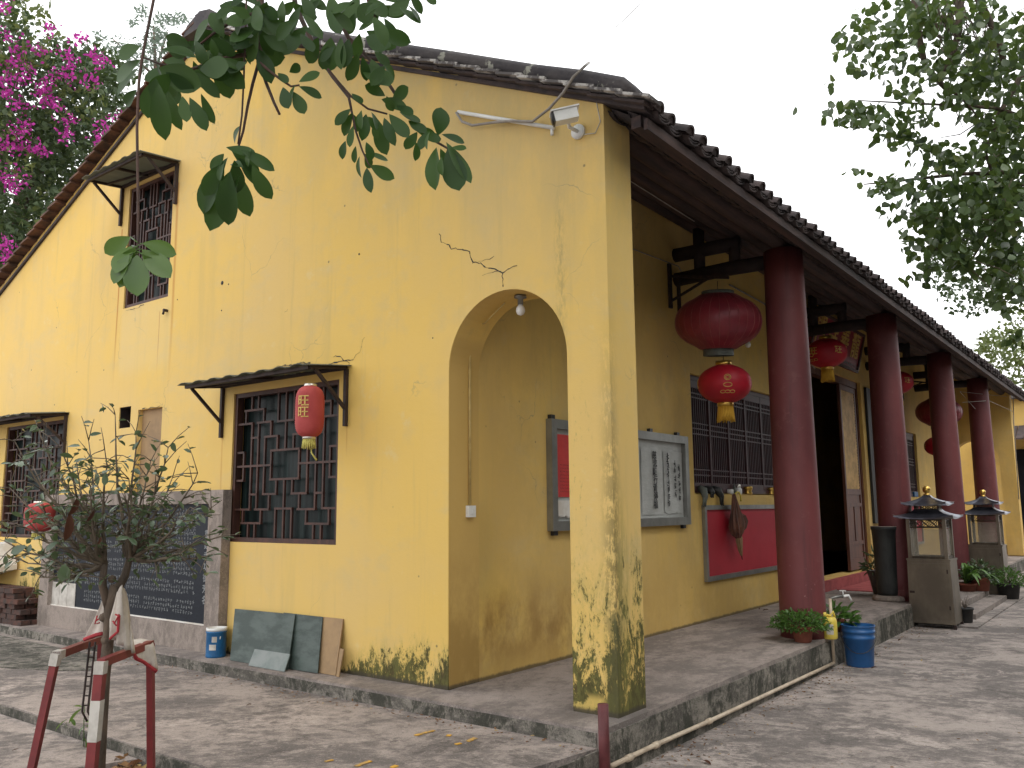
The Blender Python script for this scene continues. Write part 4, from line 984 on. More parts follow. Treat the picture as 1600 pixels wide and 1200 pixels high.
# camera, pipe and cable on the gable
cm=thing('security_camera','white bullet security camera high on the gable near the roof corner','camera',on(1,0,905,205))
w0=on(1,0,905,207); m=MB(); m.tube([(w0.x,-.002,w0.z),(w0.x,-.025,w0.z)],.055,16); m.build('wall_plate','white',cm)
jt=on(1,-.16,888,190)
m=MB(); m.tube([(w0.x,-.02,w0.z),(w0.x-.02,-.10,w0.z+.01),jt],.014,8); m.tube([jt,jt+Vector((0,0,.03))],.028,10); m.build('arm','white',cm)
ca=on(1,-.20,902,178); cb_=on(1,-.30,866,186); dv=(cb_-ca).normalized(); cq=ca+dv*.0
m=MB(); m.bar(ca,cb_,.085,.075); m.build('body','white',cm)
m=MB(); m.bar(ca+Vector((0,0,.045))-dv*.01,cb_+Vector((0,0,.045))+dv*.03,.105,.010); m.build('sun_shield','white',cm)
m=MB(); m.tube([cb_+dv*.001,cb_+dv*.02],.042,12); m.bar(cb_+dv*.0,cb_+dv*.012,.086,.076); m.build('lens','black',cm)
m=MB(); a=on(1,-.03,716,175); b=on(1,-.03,866,200); m.tube([a,b],.016,8); m.tube([b+Vector((-.02,0,-.0)),b+Vector((-.02,0,-.05))],.012,8)
tag(m.build('white_pipe','white',at=tuple(a)),'white plastic pipe fixed slantwise on the gable left of the camera','pipe')
m=MB(); m.tube([on(1,-.04,713,176),on(1,-.05,722,190),on(1,-.06,738,196),on(1,-.06,775,191),on(1,-.06,800,189),on(1,-.07,832,190),on(1,-.10,858,170),on(1,-.13,880,145),on(1,-.16,896,120),on(1,-.14,913,104),on(1,.1,920,98)],.011,6)
tag(m.build('grey_cable','conduit',at=tuple(on(1,-.04,713,176))),'grey cable sagging along the slanted pipe and rising over the roof edge','cable')
m=MB(); m.tube([on(1,-.02,913,210),on(1,-.015,930,208),on(1,-.015,938,190),on(1,-.015,930,150)],.004,5); m.build('thin_lead','whitepaint',cm)
# wall cracks as real dark slits
def crackline(name,pts,w,seed,br=2):
    q=random.Random(seed); m=MB(); full=[]
    for (a,b) in zip(pts,pts[1:]):
        n=max(2,int(math.dist(a,b)/4))
        for i in range(n): full.append((a[0]+(b[0]-a[0])*i/n+q.uniform(-1.6,1.6),a[1]+(b[1]-a[1])*i/n+q.uniform(-1.6,1.6)))
    full.append(pts[-1]); W3=[on(1,-.0015,*p) for p in full]
    for i in range(len(W3)-1):
        w_=w*q.uniform(.3,1.3); a,b=W3[i],W3[i+1]
        d=(b-a).normalized(); nn=Vector((-d.z,0,d.x))*w_/2
        m.add([a-nn,a+nn,b+nn,b-nn],[(0,1,2,3)])
    return m.build(name,'ink',gw)
crackline('wall_crack',[(687,364),(689,378),(701,384),(706,388),(721,390),(734,393),(738,410),(752,411),(757,418),(772,419),(785,427),(786,448)],.008,1)
crackline('wall_crack',[(737,411),(757,407),(772,400)],.004,2); crackline('wall_crack',[(785,427),(797,419),(808,415)],.006,3); crackline('wall_crack',[(754,432),(768,425),(783,424)],.004,4)
crackline('wall_crack',[(420,577),(435,572),(455,571),(478,566),(481,576),(505,572),(530,565),(545,566),(548,572)],.011,5); crackline('wall_crack',[(520,557),(532,556),(538,563),(552,562)],.008,6); crackline('wall_crack',[(476,570),(485,567),(480,574),(495,577),(520,571)],.010,7)
crackline('wall_crack',[(552,562),(563,548),(570,527)],.003,8)
crackline('wall_crack',[(0,651),(25,648),(60,647),(84,645),(88,648),(108,647)],.018,9); crackline('wall_crack',[(222,639),(240,637),(250,634)],.008,10); crackline('wall_crack',[(197,485),(212,482),(225,476)],.006,11)
crackline('wall_crack',[(895,135),(905,143),(910,146),(922,147),(926,153),(936,157)],.014,12); crackline('wall_crack',[(445,487),(450,483)],.004,13)
m=MB()
for (px,py,r) in ((347,442,.022),(561,397,.010),(676,528,.006),(88,512,.006),(277,468,.008),(346,485,.008),(357,444,.008)):
    p=on(1,-.002,px,py); m.tube([p,(p.x,.004,p.z)],r,8)
m.build('wall_hole','ink',gw)
m=MB(); p=on(1,-.02,259,485); m.tube([(p.x,0,p.z),(p.x,-.05,p.z)],.016,8); m.tube([(p.x,-.04,p.z),(p.x,-.05,p.z-.05)],.012,6); tag(m.build('rusty_bolt','iron',at=tuple(p)),'rusty bolt leaving a streak below the upper gable window','bolt')

# ================================================================== THINGS ALONG THE GABLE FOOT
# brick pile and foam box
bp=thing('brick_pile','low pile of old dark bricks at the far left end of the gable wall','brick pile',(-8.4,-.2,0))
bx=MB(); bx.box(-.115,.115,-.055,.055,-.028,.028)
bme=mesh_of(bx,'brick','brick'); br=random.Random(9)
for row in range(7):
    for i in range(9-row//3):
        for j in range(2):
            x=-7.93-.245*i-(.12 if row%2 else 0)-.02*row-br.uniform(0,.02)-(.1 if row>5 else 0); y=-.10-.125*j
            if row>=7 and i<1: continue
            M=Matrix.Translation((x-.1,y-br.uniform(0,.03)*(j==1),.03+row*.060))@Matrix.Rotation(br.uniform(-.08,.08),4,'Z')@Matrix.Rotation(br.uniform(-.03,.03),4,'Y')
            inst('brick',bme,bp,M)
fb=thing('foam_box','dirty white foam tub tilted on top of the brick pile','foam box',(-8.9,-.25,.5))
m=MB(); Mx=Matrix.Translation((-9.15,-.24,.70))@Matrix.Rotation(R(-10),4,'Y')@Matrix.Rotation(R(6),4,'X')
q=MB(); q.prism([(-.42,-.18),(.40,-.18),(.42,-.12),(.34,.17),(.30,.20),(-.42,.20)],[],1,-.19,.19)
m.add([Mx@Vector(v) for v in q.v],q.f); m.build('tub','foam',fb)
m=MB(); q=MB(); q.prism([(-.42,-.02),(.375,-.02),(.385,.02),(-.42,.02)],[],1,-.198,-.191); m.add([Mx@Vector(v) for v in q.v],q.f); m.build('stained_rim','orange',fb)
# paint tin
pt=thing('paint_tin','blue and white paint tin standing at the right foot of the stone tablet','paint tin',on(2,0,337,1029))
c=Vector(on(2,0,337,1026)); c.y=max(c.y,-.22); m=MB(); m.lathe([(.088,0),(.092,.01),(.090,.03),(.090,.215),(.095,.22),(.095,.235)],c,28); m.build('body','bluecan',pt)
m=MB(); m.lathe([(.094,.236),(.094,.262),(.080,.262),(.078,.25),(0,.25)],c,28); m.build('lid','white',pt)
m=MB()
for a0,z0,z1,da in ((-75,.07,.12,.35),(-60,.14,.19,.25)):
    n=6; vs=[(c.x+.0915*math.cos(R(a0)+da*k/n*2),c.y+.0915*math.sin(R(a0)+da*k/n*2),c.z+z) for z in (z0,z1) for k in range(n+1)]; m.add(vs,[(k,k+1,n+2+k,n+1+k) for k in range(n)])
m.build('label_print','whitepaint',pt)
m=MB(); m.tube([c+Vector((-.092*math.cos(a),-.02,.19-.075*math.sin(a)*.9)) for a in [math.pi*k/10 for k in range(11)]],.004,5); m.build('wire_handle','white',pt)
# panes leaning on the wall
def pane(tl,tr,br_,bl_,mat,name,lab,y0,y1,t=.008,cat='glass sheet'):
    q=[on(1,y1,*tl),on(1,y1,*tr),on(1,y0,*br_),on(1,y0,*bl_)]
    for p in (q[2],q[3]): p.z=max(p.z,.004)
    nn=(q[1]-q[0]).cross(q[3]-q[0]).normalized()
    if nn.y>0: nn=-nn
    m=MB(); vs=q+[p-nn*t for p in q]; m.add(vs,[(0,1,2,3),(7,6,5,4),(0,4,5,1),(1,5,6,2),(2,6,7,3),(3,7,4,0)])
    return tag(m.build(name,mat,at=tuple((q[2]+q[3])/2)),lab,cat)
pane((498,963),(536,967),(524,1057),(494,1055),'brownboard','board_offcut','pale brown board leaning at the right end of the glass sheets',-.13,-.012,.012,'board')
pane((443,957),(504,964),(496,1052),(440,1046),'greenglass','glass_sheet','narrow dusty green glass sheet leaning between the wide sheet and the brown board',-.16,-.025)
pane((367,951),(461,960),(449,1047),(359,1036),'greenglass','glass_sheet','widest dusty green glass sheet leaning on the gable wall',-.20,-.045)
m=pane((398,1014),(453,1022),(444,1050),(388,1042),'paleglass','glass_shard','low broken glass piece in front of the widest sheet',-.262,-.185)
pane((531,1013),(537,1014),(529,1058),(525,1058),'brownboard','board_sliver','thin sliver of board at the foot of the brown board',-.15,-.09,.01,'board')

# ================================================================== YARD THINGS ALONG THE PORCH
# water pipe and tap
w_=thing('water_pipe','cream plastic water pipe lying along the foot of the porch','pipe',(.1,0,-.28))
pts=[on(0,.10,px_,py_) for px_,py_ in ((955,1197),(1015,1168),(1110,1126),(1200,1084),(1262,1055),(1303,1036))]
m=MB(); m.tube(pts,.0155,10); m.build('pipe','pvc',w_)
for t_ in (on(0,.10,983,1184),on(0,.10,1025,1164),on(0,.10,1108,1127)):
    dd=(pts[2]-pts[1]).normalized()*.03; m=MB(); m.tube([t_-dd,t_+dd],.022,10); m.build('joint','pvc',w_)
e=pts[-1]; tp=thing('standpipe_tap','cream standpipe with a small tap beside the blue bucket','tap',e)
top=Vector((e.x,e.y,.39)); m=MB(); m.tube([e,top],.016,10); m.build('pipe','pvc',tp)
m=MB(); m.tube([top,top+Vector((.05,.06,.015)),top+Vector((.10,.11,.02))],.014,8); m.build('elbow','alu',tp)
m=MB(); s_=top+Vector((.10,.11,.02)); m.tube([s_,s_+Vector((.04,.05,.005)),s_+Vector((.06,.07,-.05))],[.016,.013,.010],8); m.tube([s_+Vector((0,0,.01)),s_+Vector((0,0,.05))],.006,6); m.bar(s_+Vector((-.03,0,.055)),s_+Vector((.03,0,.055)),.012,.01); m.build('tap','white',tp)
# blue bucket
bc=Vector((.27,4.42,-.3)); bk=thing('blue_bucket','blue plastic pail with wire handle standing in front of the porch by the tap','bucket',bc)
pr=[(.128,0),(.133,.01),(.150,.27),(.158,.275),(.158,.30),(.153,.303),(.155,.335),(.163,.34),(.163,.36),(.158,.362),(.160,.395),(.167,.40),(.167,.41),(.157,.41),(.152,.30),(.128,.02),(0,.02)]
m=MB(); m.lathe(pr,bc,40,cap=True); m.build('pail','blue',bk)
m=MB(); n=16; hr=.172; cdir=(CP-bc); aa=math.atan2(cdir.y,cdir.x)
for s in (1,):
    pts=[]
    for k in range(n+1):
        a=aa+math.pi/2-math.pi*k/n; pts.append((bc.x+hr*math.cos(a),bc.y+hr*math.sin(a),bc.z+.345-.20*math.sin(math.pi*k/n)))
    m.tube(pts,.0035,5)
m.build('wire_handle','black',bk)
# yellow jug
jc=on(2,0.,1298,998); jc.z=0; jg=thing('yellow_jug','yellow plastic jug standing on the porch edge right of the nearest column','jug',jc)
m=MB(); m.lathe([(.062,0),(.070,.01),(.070,.17),(.062,.20),(.045,.215)],jc,24); m.build('body','yellowjug',jg)
m=MB(); dr=Vector((CR.x,CR.y,0)).normalized(); m.tube([jc+dr*-.045+Vector((0,0,.21)),jc+dr*-.05+Vector((0,0,.26))],.02,10); m.build('spout','yellowjug',jg)
m=MB(); m.tube([jc+dr*-.03+Vector((0,0,.235)),jc+dr*.01+Vector((0,0,.225)),jc+dr*.04+Vector((0,0,.265)),jc+dr*.055+Vector((0,0,.21))],.013,8); m.build('handle','yellowjug',jg)
m=MB(); n=6; a0=aa-.5; m.add([(jc.x+.0715*math.cos(a0+k/n),jc.y+.0715*math.sin(a0+k/n),z) for z in (.05,.15) for k in range(n+1)],[(k,k+1,n+2+k,n+1+k) for k in range(n)]); m.build('label','redpaper' if 0 else 'whitepaint',jg)
m=MB(); glyph_run(m,frame_matrix((jc.x+.0725*math.cos(aa)-.035*dr.x,jc.y+.0725*math.sin(aa)-.035*dr.y,.125),dr,ZA),3,.03,.034,seed=3); m.build('label_mark','bluecan',jg)
# pots
def pot(c,r,h,mat,name='pot'):
    return [(r*.72,0),(r*.78,.01),(r*.95,h*.85),(r*1.05,h*.86),(r*1.05,h),(r*.92,h),(r*.88,h*.86),(0,h*.84)]
def potted(c,r,h,mat,lab,cat='potted plant'):
    t=thing('potted_plant',lab,cat,c); m=MB(); m.lathe(pot(c,r,h,mat),c,24); m.build('pot',mat,t)
    m=MB(); m.lathe([(0,h*.86),(r*.88,h*.865)],c,16,cap=False); m.build('potting_soil','soil',t); return t
def bush(t,c,rx,ry,rz,n,L,W,mat='plant',name='foliage',stems=10):
    c=Vector(c); p=rv(n)*(RNG.uniform(.25,1,(n,1))**.5); p[:,2]=np.abs(p[:,2])*.9+.05
    pos=np.array(c)+p*np.array([rx,ry,rz]); d=p+rv(n)*.6; d[:,2]-=.1
    mass(name,pos,d,rv(n)*.6+np.array([0,0,1]),RNG.uniform(.7,1.2,n)*L,RNG.uniform(.7,1.2,n)*W,mat,t,True,kind=None)
    m=MB()
    for i in range(stems):
        a=rr.uniform(0,6.28); q=rr.uniform(.3,.8); m.tube([c,c+Vector((rx*q*.5*math.cos(a),ry*q*.5*math.sin(a),rz*.45)),c+Vector((rx*q*math.cos(a),ry*q*math.sin(a),rz*.8))],[.005,.004,.002],5)
    m.build('stem','twig',t)
c=Vector(on(2,0,1255,1003)); c.z=0; t=potted(c,.105,.155,'terracotta','terracotta pot of bright green herbs at the foot of the nearest column')
bush(t,c+Vector((-.03,.02,.11)),.30,.24,.20,1000,.040,.024)
c2=Vector((.0,4.62,0)); t=potted(c2,.09,.12,'terracotta','small pot with broad green leaves behind the jug on the porch edge'); bush(t,c2+Vector((0,0,.08)),.19,.2,.18,90,.11,.075)
# black urn
uc=Vector(on(2,0,1390,938)); uc.z=0; ut=thing('stone_urn','tall blackened cylindrical urn on a grey base in front of the second column','urn',uc)
m=MB(); m.lathe([(.215,0),(.225,.02),(.215,.06),(.175,.075)],uc,28); m.build('base','stone',ut)
m=MB(); m.lathe([(.150,.076),(.155,.12),(.160,.4),(.168,.8),(.176,.97),(.186,.985),(.186,1.02),(.160,1.02),(.155,.95),(0,.93)],uc,28); m.build('body','urn',ut)
m=MB(); m.lathe([(.150,1.021),(.187,1.022),(.186,1.03),(.160,1.03)],uc,28,cap=False); m.build('ash_rim','stone',ut)
# grey planter behind the urn
c=Vector(on(2,0,1378,930)); c.z=0; t=thing('potted_plant','flared grey glazed planter with a dark spindly plant left of the black urn','potted plant',c)
m=MB(); m.lathe([(.10,0),(.12,.02),(.165,.24),(.195,.33),(.20,.36),(.17,.36),(.15,.30),(0,.29)],c,8); m.build('pot','potgrey',t)
bush(t,c+Vector((-.05,0,.33)),.16,.16,.32,70,.13,.03,'camleaf','foliage',8)
# incense cabinets
def cabinet():
    r=thing('incense_cabinet','','incense burner')
    m=MB(); wx=.265; wy=.235
    vs=[(sx*a,sy*b,z) for (a,b,z) in ((wx*1.04,wy*1.04,-.24),(wx,wy,.58)) for sx,sy in ((-1,-1),(1,-1),(1,1),(-1,1))]
    m.add(vs,[(3,2,1,0),(4,5,6,7),(0,1,5,4),(1,2,6,5),(2,3,7,6),(3,0,4,7)]); m.box(-wx*1.03,wx*1.03,-wy*1.03,wy*1.03,.581,.605); m.build('cabinet_body','steel',r,local=True)
    m=MB(); m.box(-wx+.05,wx-.035,-wy-.022,-wy-.004,-.16,.545); d=m.build('door','steel',r,local=True)
    m=MB(); m.box(-wx+.012,-wx+.075,-wy-.034,-wy-.0225,.15,.18); m.build('hasp','iron',d,local=False)
    m=MB(); 
    for z in (-.05,.42): m.box(wx-.045,wx-.03,-wy-.032,-wy-.0225,z,z+.05)
    m.build('hinge','iron',d)
    for sx in (-1,1):
        for sy in (-1,1): m=MB(); m.box(sx*wx-.02,sx*wx+.02,sy*wy-.02,sy*wy+.02,-.3,-.241); m.build('foot','iron',r,local=True)
    b=.225
    for sx in (-1,1):
        for sy in (-1,1): m=MB(); m.box(sx*b-.022,sx*b+.022,sy*(b*.9)-.022,sy*(b*.9)+.022,.606,1.14); m.build('post','steel',r,local=True)
    for s in (-1,1):
        m=MB(); m.box(-b+.023,b-.023,s*b*.9-.003,s*b*.9+.003,.64,1.0); m.build('glass_pane','clear',r,local=True)
        m=MB(); m.box(s*b-.003,s*b+.003,-b*.9+.023,b*.9-.023,.64,1.0); m.build('glass_pane','clear',r,local=True)
    m=MB(); m.box(-b+.023,b-.023,-b*.9-.01,-b*.9+.01,.606,.638); m.box(-b+.023,b-.023,b*.9-.01,b*.9+.01,.606,.638); m.box(-b-.01,-b+.01,-b*.9+.023,b*.9-.023,.606,.638); m.box(b-.01,b+.01,-b*.9+.023,b*.9-.023,.606,.638); m.build('bottom_rail','fret',r,local=True)
    def fret(m,s,z0,z1,n):
        for axis in (0,1):
            for sg in (-1,1):
                o=sg*s*(1 if axis else .9); L=s*(.9 if axis else 1)-.02
                pt=lambda u,z:(o,u,z) if axis else (u,o,z)
                for z in (z0,z1): m.bar(pt(-L,z),pt(L,z),.012,.014)
                for k in range(n):
                    a=-L+2*L*k/n; c_=-L+2*L*(k+1)/n; zm=(z0+z1)/2; um=(a+c_)/2
                    m.bar(pt(a,zm),pt(um,z1),.009,.009); m.bar(pt(um,z1),pt(c_,zm),.009,.009); m.bar(pt(c_,zm),pt(um,z0),.009,.009); m.bar(pt(um,z0),pt(a,zm),.009,.009); m.bar(pt(um,z0),pt(um,z1),.007,.009)
    m=MB(); fret(m,b,1.02,1.12,4); m.build('fretwork','fret',r,local=True)
    def roof(name,e,top,z0,z1,upc):
        m=MB(); N=8; ring=[]; lv=[0,.25,.5,.75,1]
        for t in lv:
            s=e*(1-t)**1.35*(1)+top*t; z=z0+(z1-z0)*(t**1.5) ; s=top+(e-top)*(1-t)**1.5; z=z0+(z1-z0)*t
            for k in range(16):
                side=k//4; f=(k%4)/4; cs=[(-1,-1),(1,-1),(1,1),(-1,1)]; a=cs[side]; c_=cs[(side+1)%4]
                x=a[0]+(c_[0]-a[0])*f; y=a[1]+(c_[1]-a[1])*f; cc=abs(x*y)**2.5
                ring.append((x*s*(1+.10*cc*(1-t)),y*s*(1+.10*cc*(1-t)),z+upc*cc*(1-t)**2))
        fs=[(i*16+k,i*16+(k+1)%16,(i+1)*16+(k+1)%16,(i+1)*16+k) for i in range(4) for k in range(16)]+[tuple(64+k for k in range(16))]
        m.add(ring,fs); lo=[(x,y,z-.014) for x,y,z in ring[:16]]; m.add(ring[:16]+lo,[((k+1)%16,k,16+k,16+(k+1)%16) for k in range(16)]+[tuple(16+k for k in range(15,-1,-1))])
        ro=m.build(name,'steelroof',r,local=True)
        m=MB()
        for sx in (-1,1):
            for sy in (-1,1):
                v=(sx*e*1.10,sy*e*1.10,z0+upc); o=(sx*e*.86,sy*e*.86,z0+upc*.30+.008)
                m.add([(v[0]*1.03,v[1]*1.03,v[2]+.015),(o[0],o[1]-sy*.09,o[2]),(o[0],o[1],o[2]+.01),(o[0]-sx*.09,o[1],o[2]),(o[0],o[1],o[2]-.03)],[(0,1,2),(0,2,3),(0,4,1),(0,3,4)])
        m.build('upturned_tip','steeledge',ro)
    roof('lower_roof',.335,.15,1.145,1.265,.035); roof('upper_roof',.255,.045,1.325,1.455,.030)
    m=MB(); fret(m,.15,1.262,1.318,3); m.build('upper_fretwork','fret',r,local=True)
    m=MB(); m.lathe([(.04,1.455),(.05,1.465),(.03,1.475),(.026,1.485),(.045,1.505),(.054,1.535),(.045,1.565),(.02,1.583),(0,1.586)],(0,0,0),20); m.build('finial','gold',r,local=True)
    return r
k1=cabinet(); k1.location=(.315,7.93,0); tag(k1,'nearer steel incense cabinet with pagoda roof and gold ball, left of the entrance steps','incense burner','pagoda roofed incense cabinets')
k2=copy_tree(k1); k2.location=(.315,12.55,0); tag(k2,'farther steel incense cabinet with pagoda roof, beyond the entrance steps','incense burner','pagoda roofed incense cabinets')
# pots by the steps
c=Vector((.60,8.35,-.275)); t=potted(c,.105,.20,'potblack','small black pot with a bare dry twig beside the nearer incense cabinet')
m=MB(); 
for i in range(16):
    a=rr.uniform(0,6.28); e_=rr.uniform(.04,.10); h=rr.uniform(.08,.2); b0=c+Vector((0,0,.17)); m.tube([b0,b0+Vector((e_*.4*math.cos(a),e_*.4*math.sin(a),h*.6)),b0+Vector((e_*math.cos(a+.4),e_*math.sin(a+.4),h))],[.006,.004,.003],5)
m.build('dry_twigs','stone',t)
c=Vector((.66,12.0,-.275)); t=potted(c,.19,.26,'potblack','wide black pot with feathery green plant past the far end of the steps'); bush(t,c+Vector((0,0,.22)),.30,.30,.30,420,.08,.018)
c=Vector(on(2,-.115,1532,923)); t=potted(c,.17,.21,'terracotta','brown terracotta pot with dark leafy plant on the far end of the upper step'); bush(t,c+Vector((0,0,.18)),.26,.26,.30,240,.10,.045,'camleaf')
c=Vector(on(2,-.204,1512,932)); t=potted(c,.15,.22,'terracotta','pot of long arching strap leaves on the upper step beside the nearer cabinet')
for k in range(24):
    a=rr.uniform(-1.8,2.2); L=rr.uniform(.55,.95); n=8; wv=rr.uniform(.026,.040); b0=c+Vector((0,0,.2)); pts=[]
    lean=rr.uniform(.2,.9)
    for i in range(n+1):
        s=i/n; pts.append(b0+Vector((math.cos(a),math.sin(a),0))*(L*lean*s)+Vector((0,0,L*(1.15-lean*.3)*s-L*(.55+lean*.5)*s*s)))
    sd_=Vector((-math.sin(a),math.cos(a),0)); vs=[]
    for i,p in enumerate(pts): ww=wv*(math.sin(math.pi*min(1,.15+.85*i/n))**.6); vs+=[p-sd_*ww,p+Vector((0,0,-.006)),p+sd_*ww]
    m=MB(); m.add(vs,[(3*i+j,3*i+j+1,3*i+j+4,3*i+j+3) for i in range(n) for j in (0,1)],True); m.build('strap_leaf','plant',t)
# red floor mat
m=MB(); m.prism([(-1.32,9.05),(-.62,9.0),(-.60,11.1),(-1.32,11.15)],[],2,.002,.014); tag(m.build('door_mat','mat_red',at=(-1,10,.002)),'worn red mat on the porch floor before the door','mat')
# red post stub at the pavement corner
pc=on(1,-.40,943,1100); pcb=Vector((pc.x+.0,pc.y,-.3)); m=MB(); m.tube([pcb,(pc.x-.004,pc.y,pc.z)],.033,14); tag(m.build('post_stub','darkred',at=tuple(pcb)),'short dark red pipe stub at the corner of the pavement below the end pillar','post')
# overhead wire
m=MB(); a=P(962,43,9); b=P(1010,-5,8.6); m.tube([a,(a+b)/2+Vector((0,0,-.01)),b,P(1120,-120,8)],.004,5); tag(m.build('overhead_wire','conduit',at=tuple(a)),'thin dark wire end hanging in the sky above the roof','wire')
# far building beyond the porch end
fb_=thing('neighbouring_building','yellow walled building with a dark awning beyond the far end of the porch','building',(-2,26,0))
m=MB(); m.box(-9,2.6,26,34,-.3,4.6); m.build('wall','wall_in',fb_)
m=MB(); m.box(-9.1,2.8,25.7,34.2,4.6,4.75); rb_=m.build('roof','verge',fb_)
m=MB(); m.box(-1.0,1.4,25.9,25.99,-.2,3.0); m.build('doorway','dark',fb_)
a_=MB()
for i in range(16):
    x=-1.6+i*.22; a_.add([(x,25.95,3.75),(x+.2,25.95,3.75),(x+.2,25.0,3.30),(x,25.0,3.30),(x,25.95,3.70),(x+.2,25.95,3.70),(x+.2,25.0,3.25),(x,25.0,3.25)],[(0,3,2,1),(4,5,6,7),(3,7,6,2),(0,1,5,4),(1,2,6,5),(0,4,7,3)])
a_.build('awning','tile',fb_)

# ================================================================== SMALL TREE WITH ITS GUARD
DT=4.32
tr=thing('small_tree','slim small-leaved ornamental tree standing in the red and white guard','tree',tuple(P(150,1258,DT)))
trunk=[P(x,y,DT) for x,y in ((150,1262),(157,1150),(163,1060),(170,990),(173,945),(180,915))]
m=MB(); m.tube(trunk,[.036,.031,.028,.028,.032,.024],10)
m.tube([P(172,955,DT),P(160,915,DT-.02),P(163,880,DT-.05)],[.026,.020,.016],8); m.tube([P(178,930,DT),P(195,900,DT+.03),P(203,870,DT+.06)],[.026,.020,.015],8)
for (x,y,r) in ((168,1000,.034),(163,965,.028),(181,930,.026),(175,905,.022)): m.lathe([(0,-r),(r*.8,-r*.5),(r,0),(r*.8,r*.6),(0,r)],P(x,y,DT),8)
tk=m.build('trunk','bark',tr)
q=random.Random(11); twm=MB(); LP=[];LD=[]
ends=[(22,690,-.2),(55,665,.1),(15,760,.2),(95,700,-.3),(95,745,.3),(140,690,.2),(178,650,.0),(165,700,-.2),(214,678,.1),(235,720,.3),(262,700,-.1),(272,745,.25),(312,738,.0),(300,790,-.25),(345,835,.1),(325,870,-.1),(330,800,.3),(30,875,.25),(5,845,-.1),(60,900,-.2),(90,905,.2),(20,815,-.3),(255,800,.2),(60,790,.0),(140,760,-.35),(200,750,-.3),(225,780,-.25),(290,860,-.15),(100,820,-.2),(250,850,.3),(180,800,.1),(50,730,.35),(120,720,.05)]
for (ex,ey,dz) in ends:
    b0=(163,882,-.04) if ex<170 else (203,872,.05); e=P(ex,ey,DT+dz); b=P(b0[0],b0[1],DT+b0[2]); mid=b.lerp(e,.45)+Vector((0,0,-.06+q.uniform(-.03,.03)))+CR*q.uniform(-.03,.03)
    pts=[]; n=9
    for i in range(n+1):
        t=i/n; p=b*(1-t)**2+mid*2*t*(1-t)+e*t*t; pts.append(p+Vector((q.uniform(-1,1),q.uniform(-1,1),q.uniform(-1,1)))*.008)
    twm.tube(pts,[.010*(1-t/n)+.0024 for t in range(n+1)],5)
    for i in range(3,n+1):
        for s in range(2):
            d=(pts[i]-pts[i-1]).normalized(); rdir=Vector((q.gauss(0,1),q.gauss(0,1),q.gauss(0,.7))).normalized(); td=(d*.5+rdir+Vector((0,0,.25))).normalized(); L=q.uniform(.06,.17)
            te=pts[i]+td*L; twm.tube([pts[i],pts[i]+td*L*.5+Vector((0,0,.008)),te],[.003,.0022,.0014],4)
            for k in range(q.randint(1,3)):
                lp=pts[i]+td*L*q.uniform(.35,1); LP.append(lp); ld=(td*.6+Vector((q.gauss(0,1),q.gauss(0,1),q.gauss(-.25,.5)))).normalized(); LD.append(ld)
twm.build('twigs','twig',tk)
lm=leaf_mesh('leaf','camleaf_o',1.,.46,.25,.14,4)
def leafinst(name,me,par,base,d,nr,L,wf=1.):
    d=Vector(d).normalized(); nr=Vector(nr); x=d.cross(nr)
    if x.length<1e-4: x=d.cross(Vector((1,0,0)))
    x.normalize(); z=x.cross(d)
    M=Matrix(((x.x*L*wf,d.x*L,z.x*L,base[0]),(x.y*L*wf,d.y*L,z.y*L,base[1]),(x.z*L*wf,d.z*L,z.z*L,base[2]),(0,0,0,1)))
    return inst(name,me,par,M)
order=sorted(range(len(LP)),key=lambda i:(LP[i]-CP).dot(CF))
near=order[:290]; rest=order[290:]
for i in near: leafinst('leaf',lm,tr,LP[i],LD[i],(q.gauss(0,.5),q.gauss(0,.5),1),q.uniform(.045,.07))
mass('leaves',[LP[i] for i in rest],[LD[i] for i in rest],rv(len(rest))*.6+np.array([0,0,1]),RNG.uniform(.040,.065,len(rest)),RNG.uniform(.018,.028,len(rest)),'camleaf',tr,True)
MAT['witheredleaf']=leafmat('withered_brown_leaf',(.050,.022,.015),(.085,.036,.022),(.15,.06,.03),.7,.1,.2,False)
dlm=leaf_mesh('dead_leaf','witheredleaf',1.,.42,.5,.3,5)
for (a,b) in (((122,775),(112,810)),((147,797),(137,818)),((108,800),(108,850)),((158,838),(154,852))):
    A=P(*a,DT-.3); B=P(*b,DT-.32); leafinst('dead_leaf',dlm,tr,A,B-A,-CF*.6+CR*.9,(B-A).length*.92,.8)
for (a,b) in (((42,853),(17,863)),((48,850),(44,862)),((102,880),(96,907)),((108,905),(98,885))):
    A=P(*a,DT-.3); B=P(*b,DT-.32); leafinst('leaf',lm,tr,A,B-A,-CF+CR*.4+Vector((0,0,.6)),(B-A).length*1.1,1.2)
# guard
zg=.62
Lc,Fc,Rc,Bc=[Vector(on(2,zg,*p)) for p in ((88,1024),(158,1036),(235,1006),(160,997))]
gd=thing('tree_guard','splayed red tube tree guard with white bands round the small tree','tree guard',((Lc+Fc+Rc+Bc)/4).xy.to_3d()+Vector((0,0,-.2)))
def legend(c_,px,py,dd):
    q_=P(px,py,(c_-CP).dot(CF)+dd); d_=(q_-c_); return c_+d_*((-.208-c_.z)/d_.z)
Lb=legend(Lc,50,1200,-.10); Fb=legend(Fc,143,1200,-.08); Rb=legend(Rc,236,1200,.03); Bb=legend(Bc,153,1120,.08)
for (a,b,mt) in ((Lc,Lb,'darkred'),(Rc,Rb,'redpaint'),(Bc,Bb,'darkred')):
    m=MB(); m.bar(a,b,.034,.034,up=(.6,-.8,0)); m.build('leg',mt if mt!='darkred' else 'redpaint',gd)
m=MB(); m.bar(Fc,Fb,.043,.043,up=(.6,-.8,0)); fl=m.build('leg','redpaint',gd)
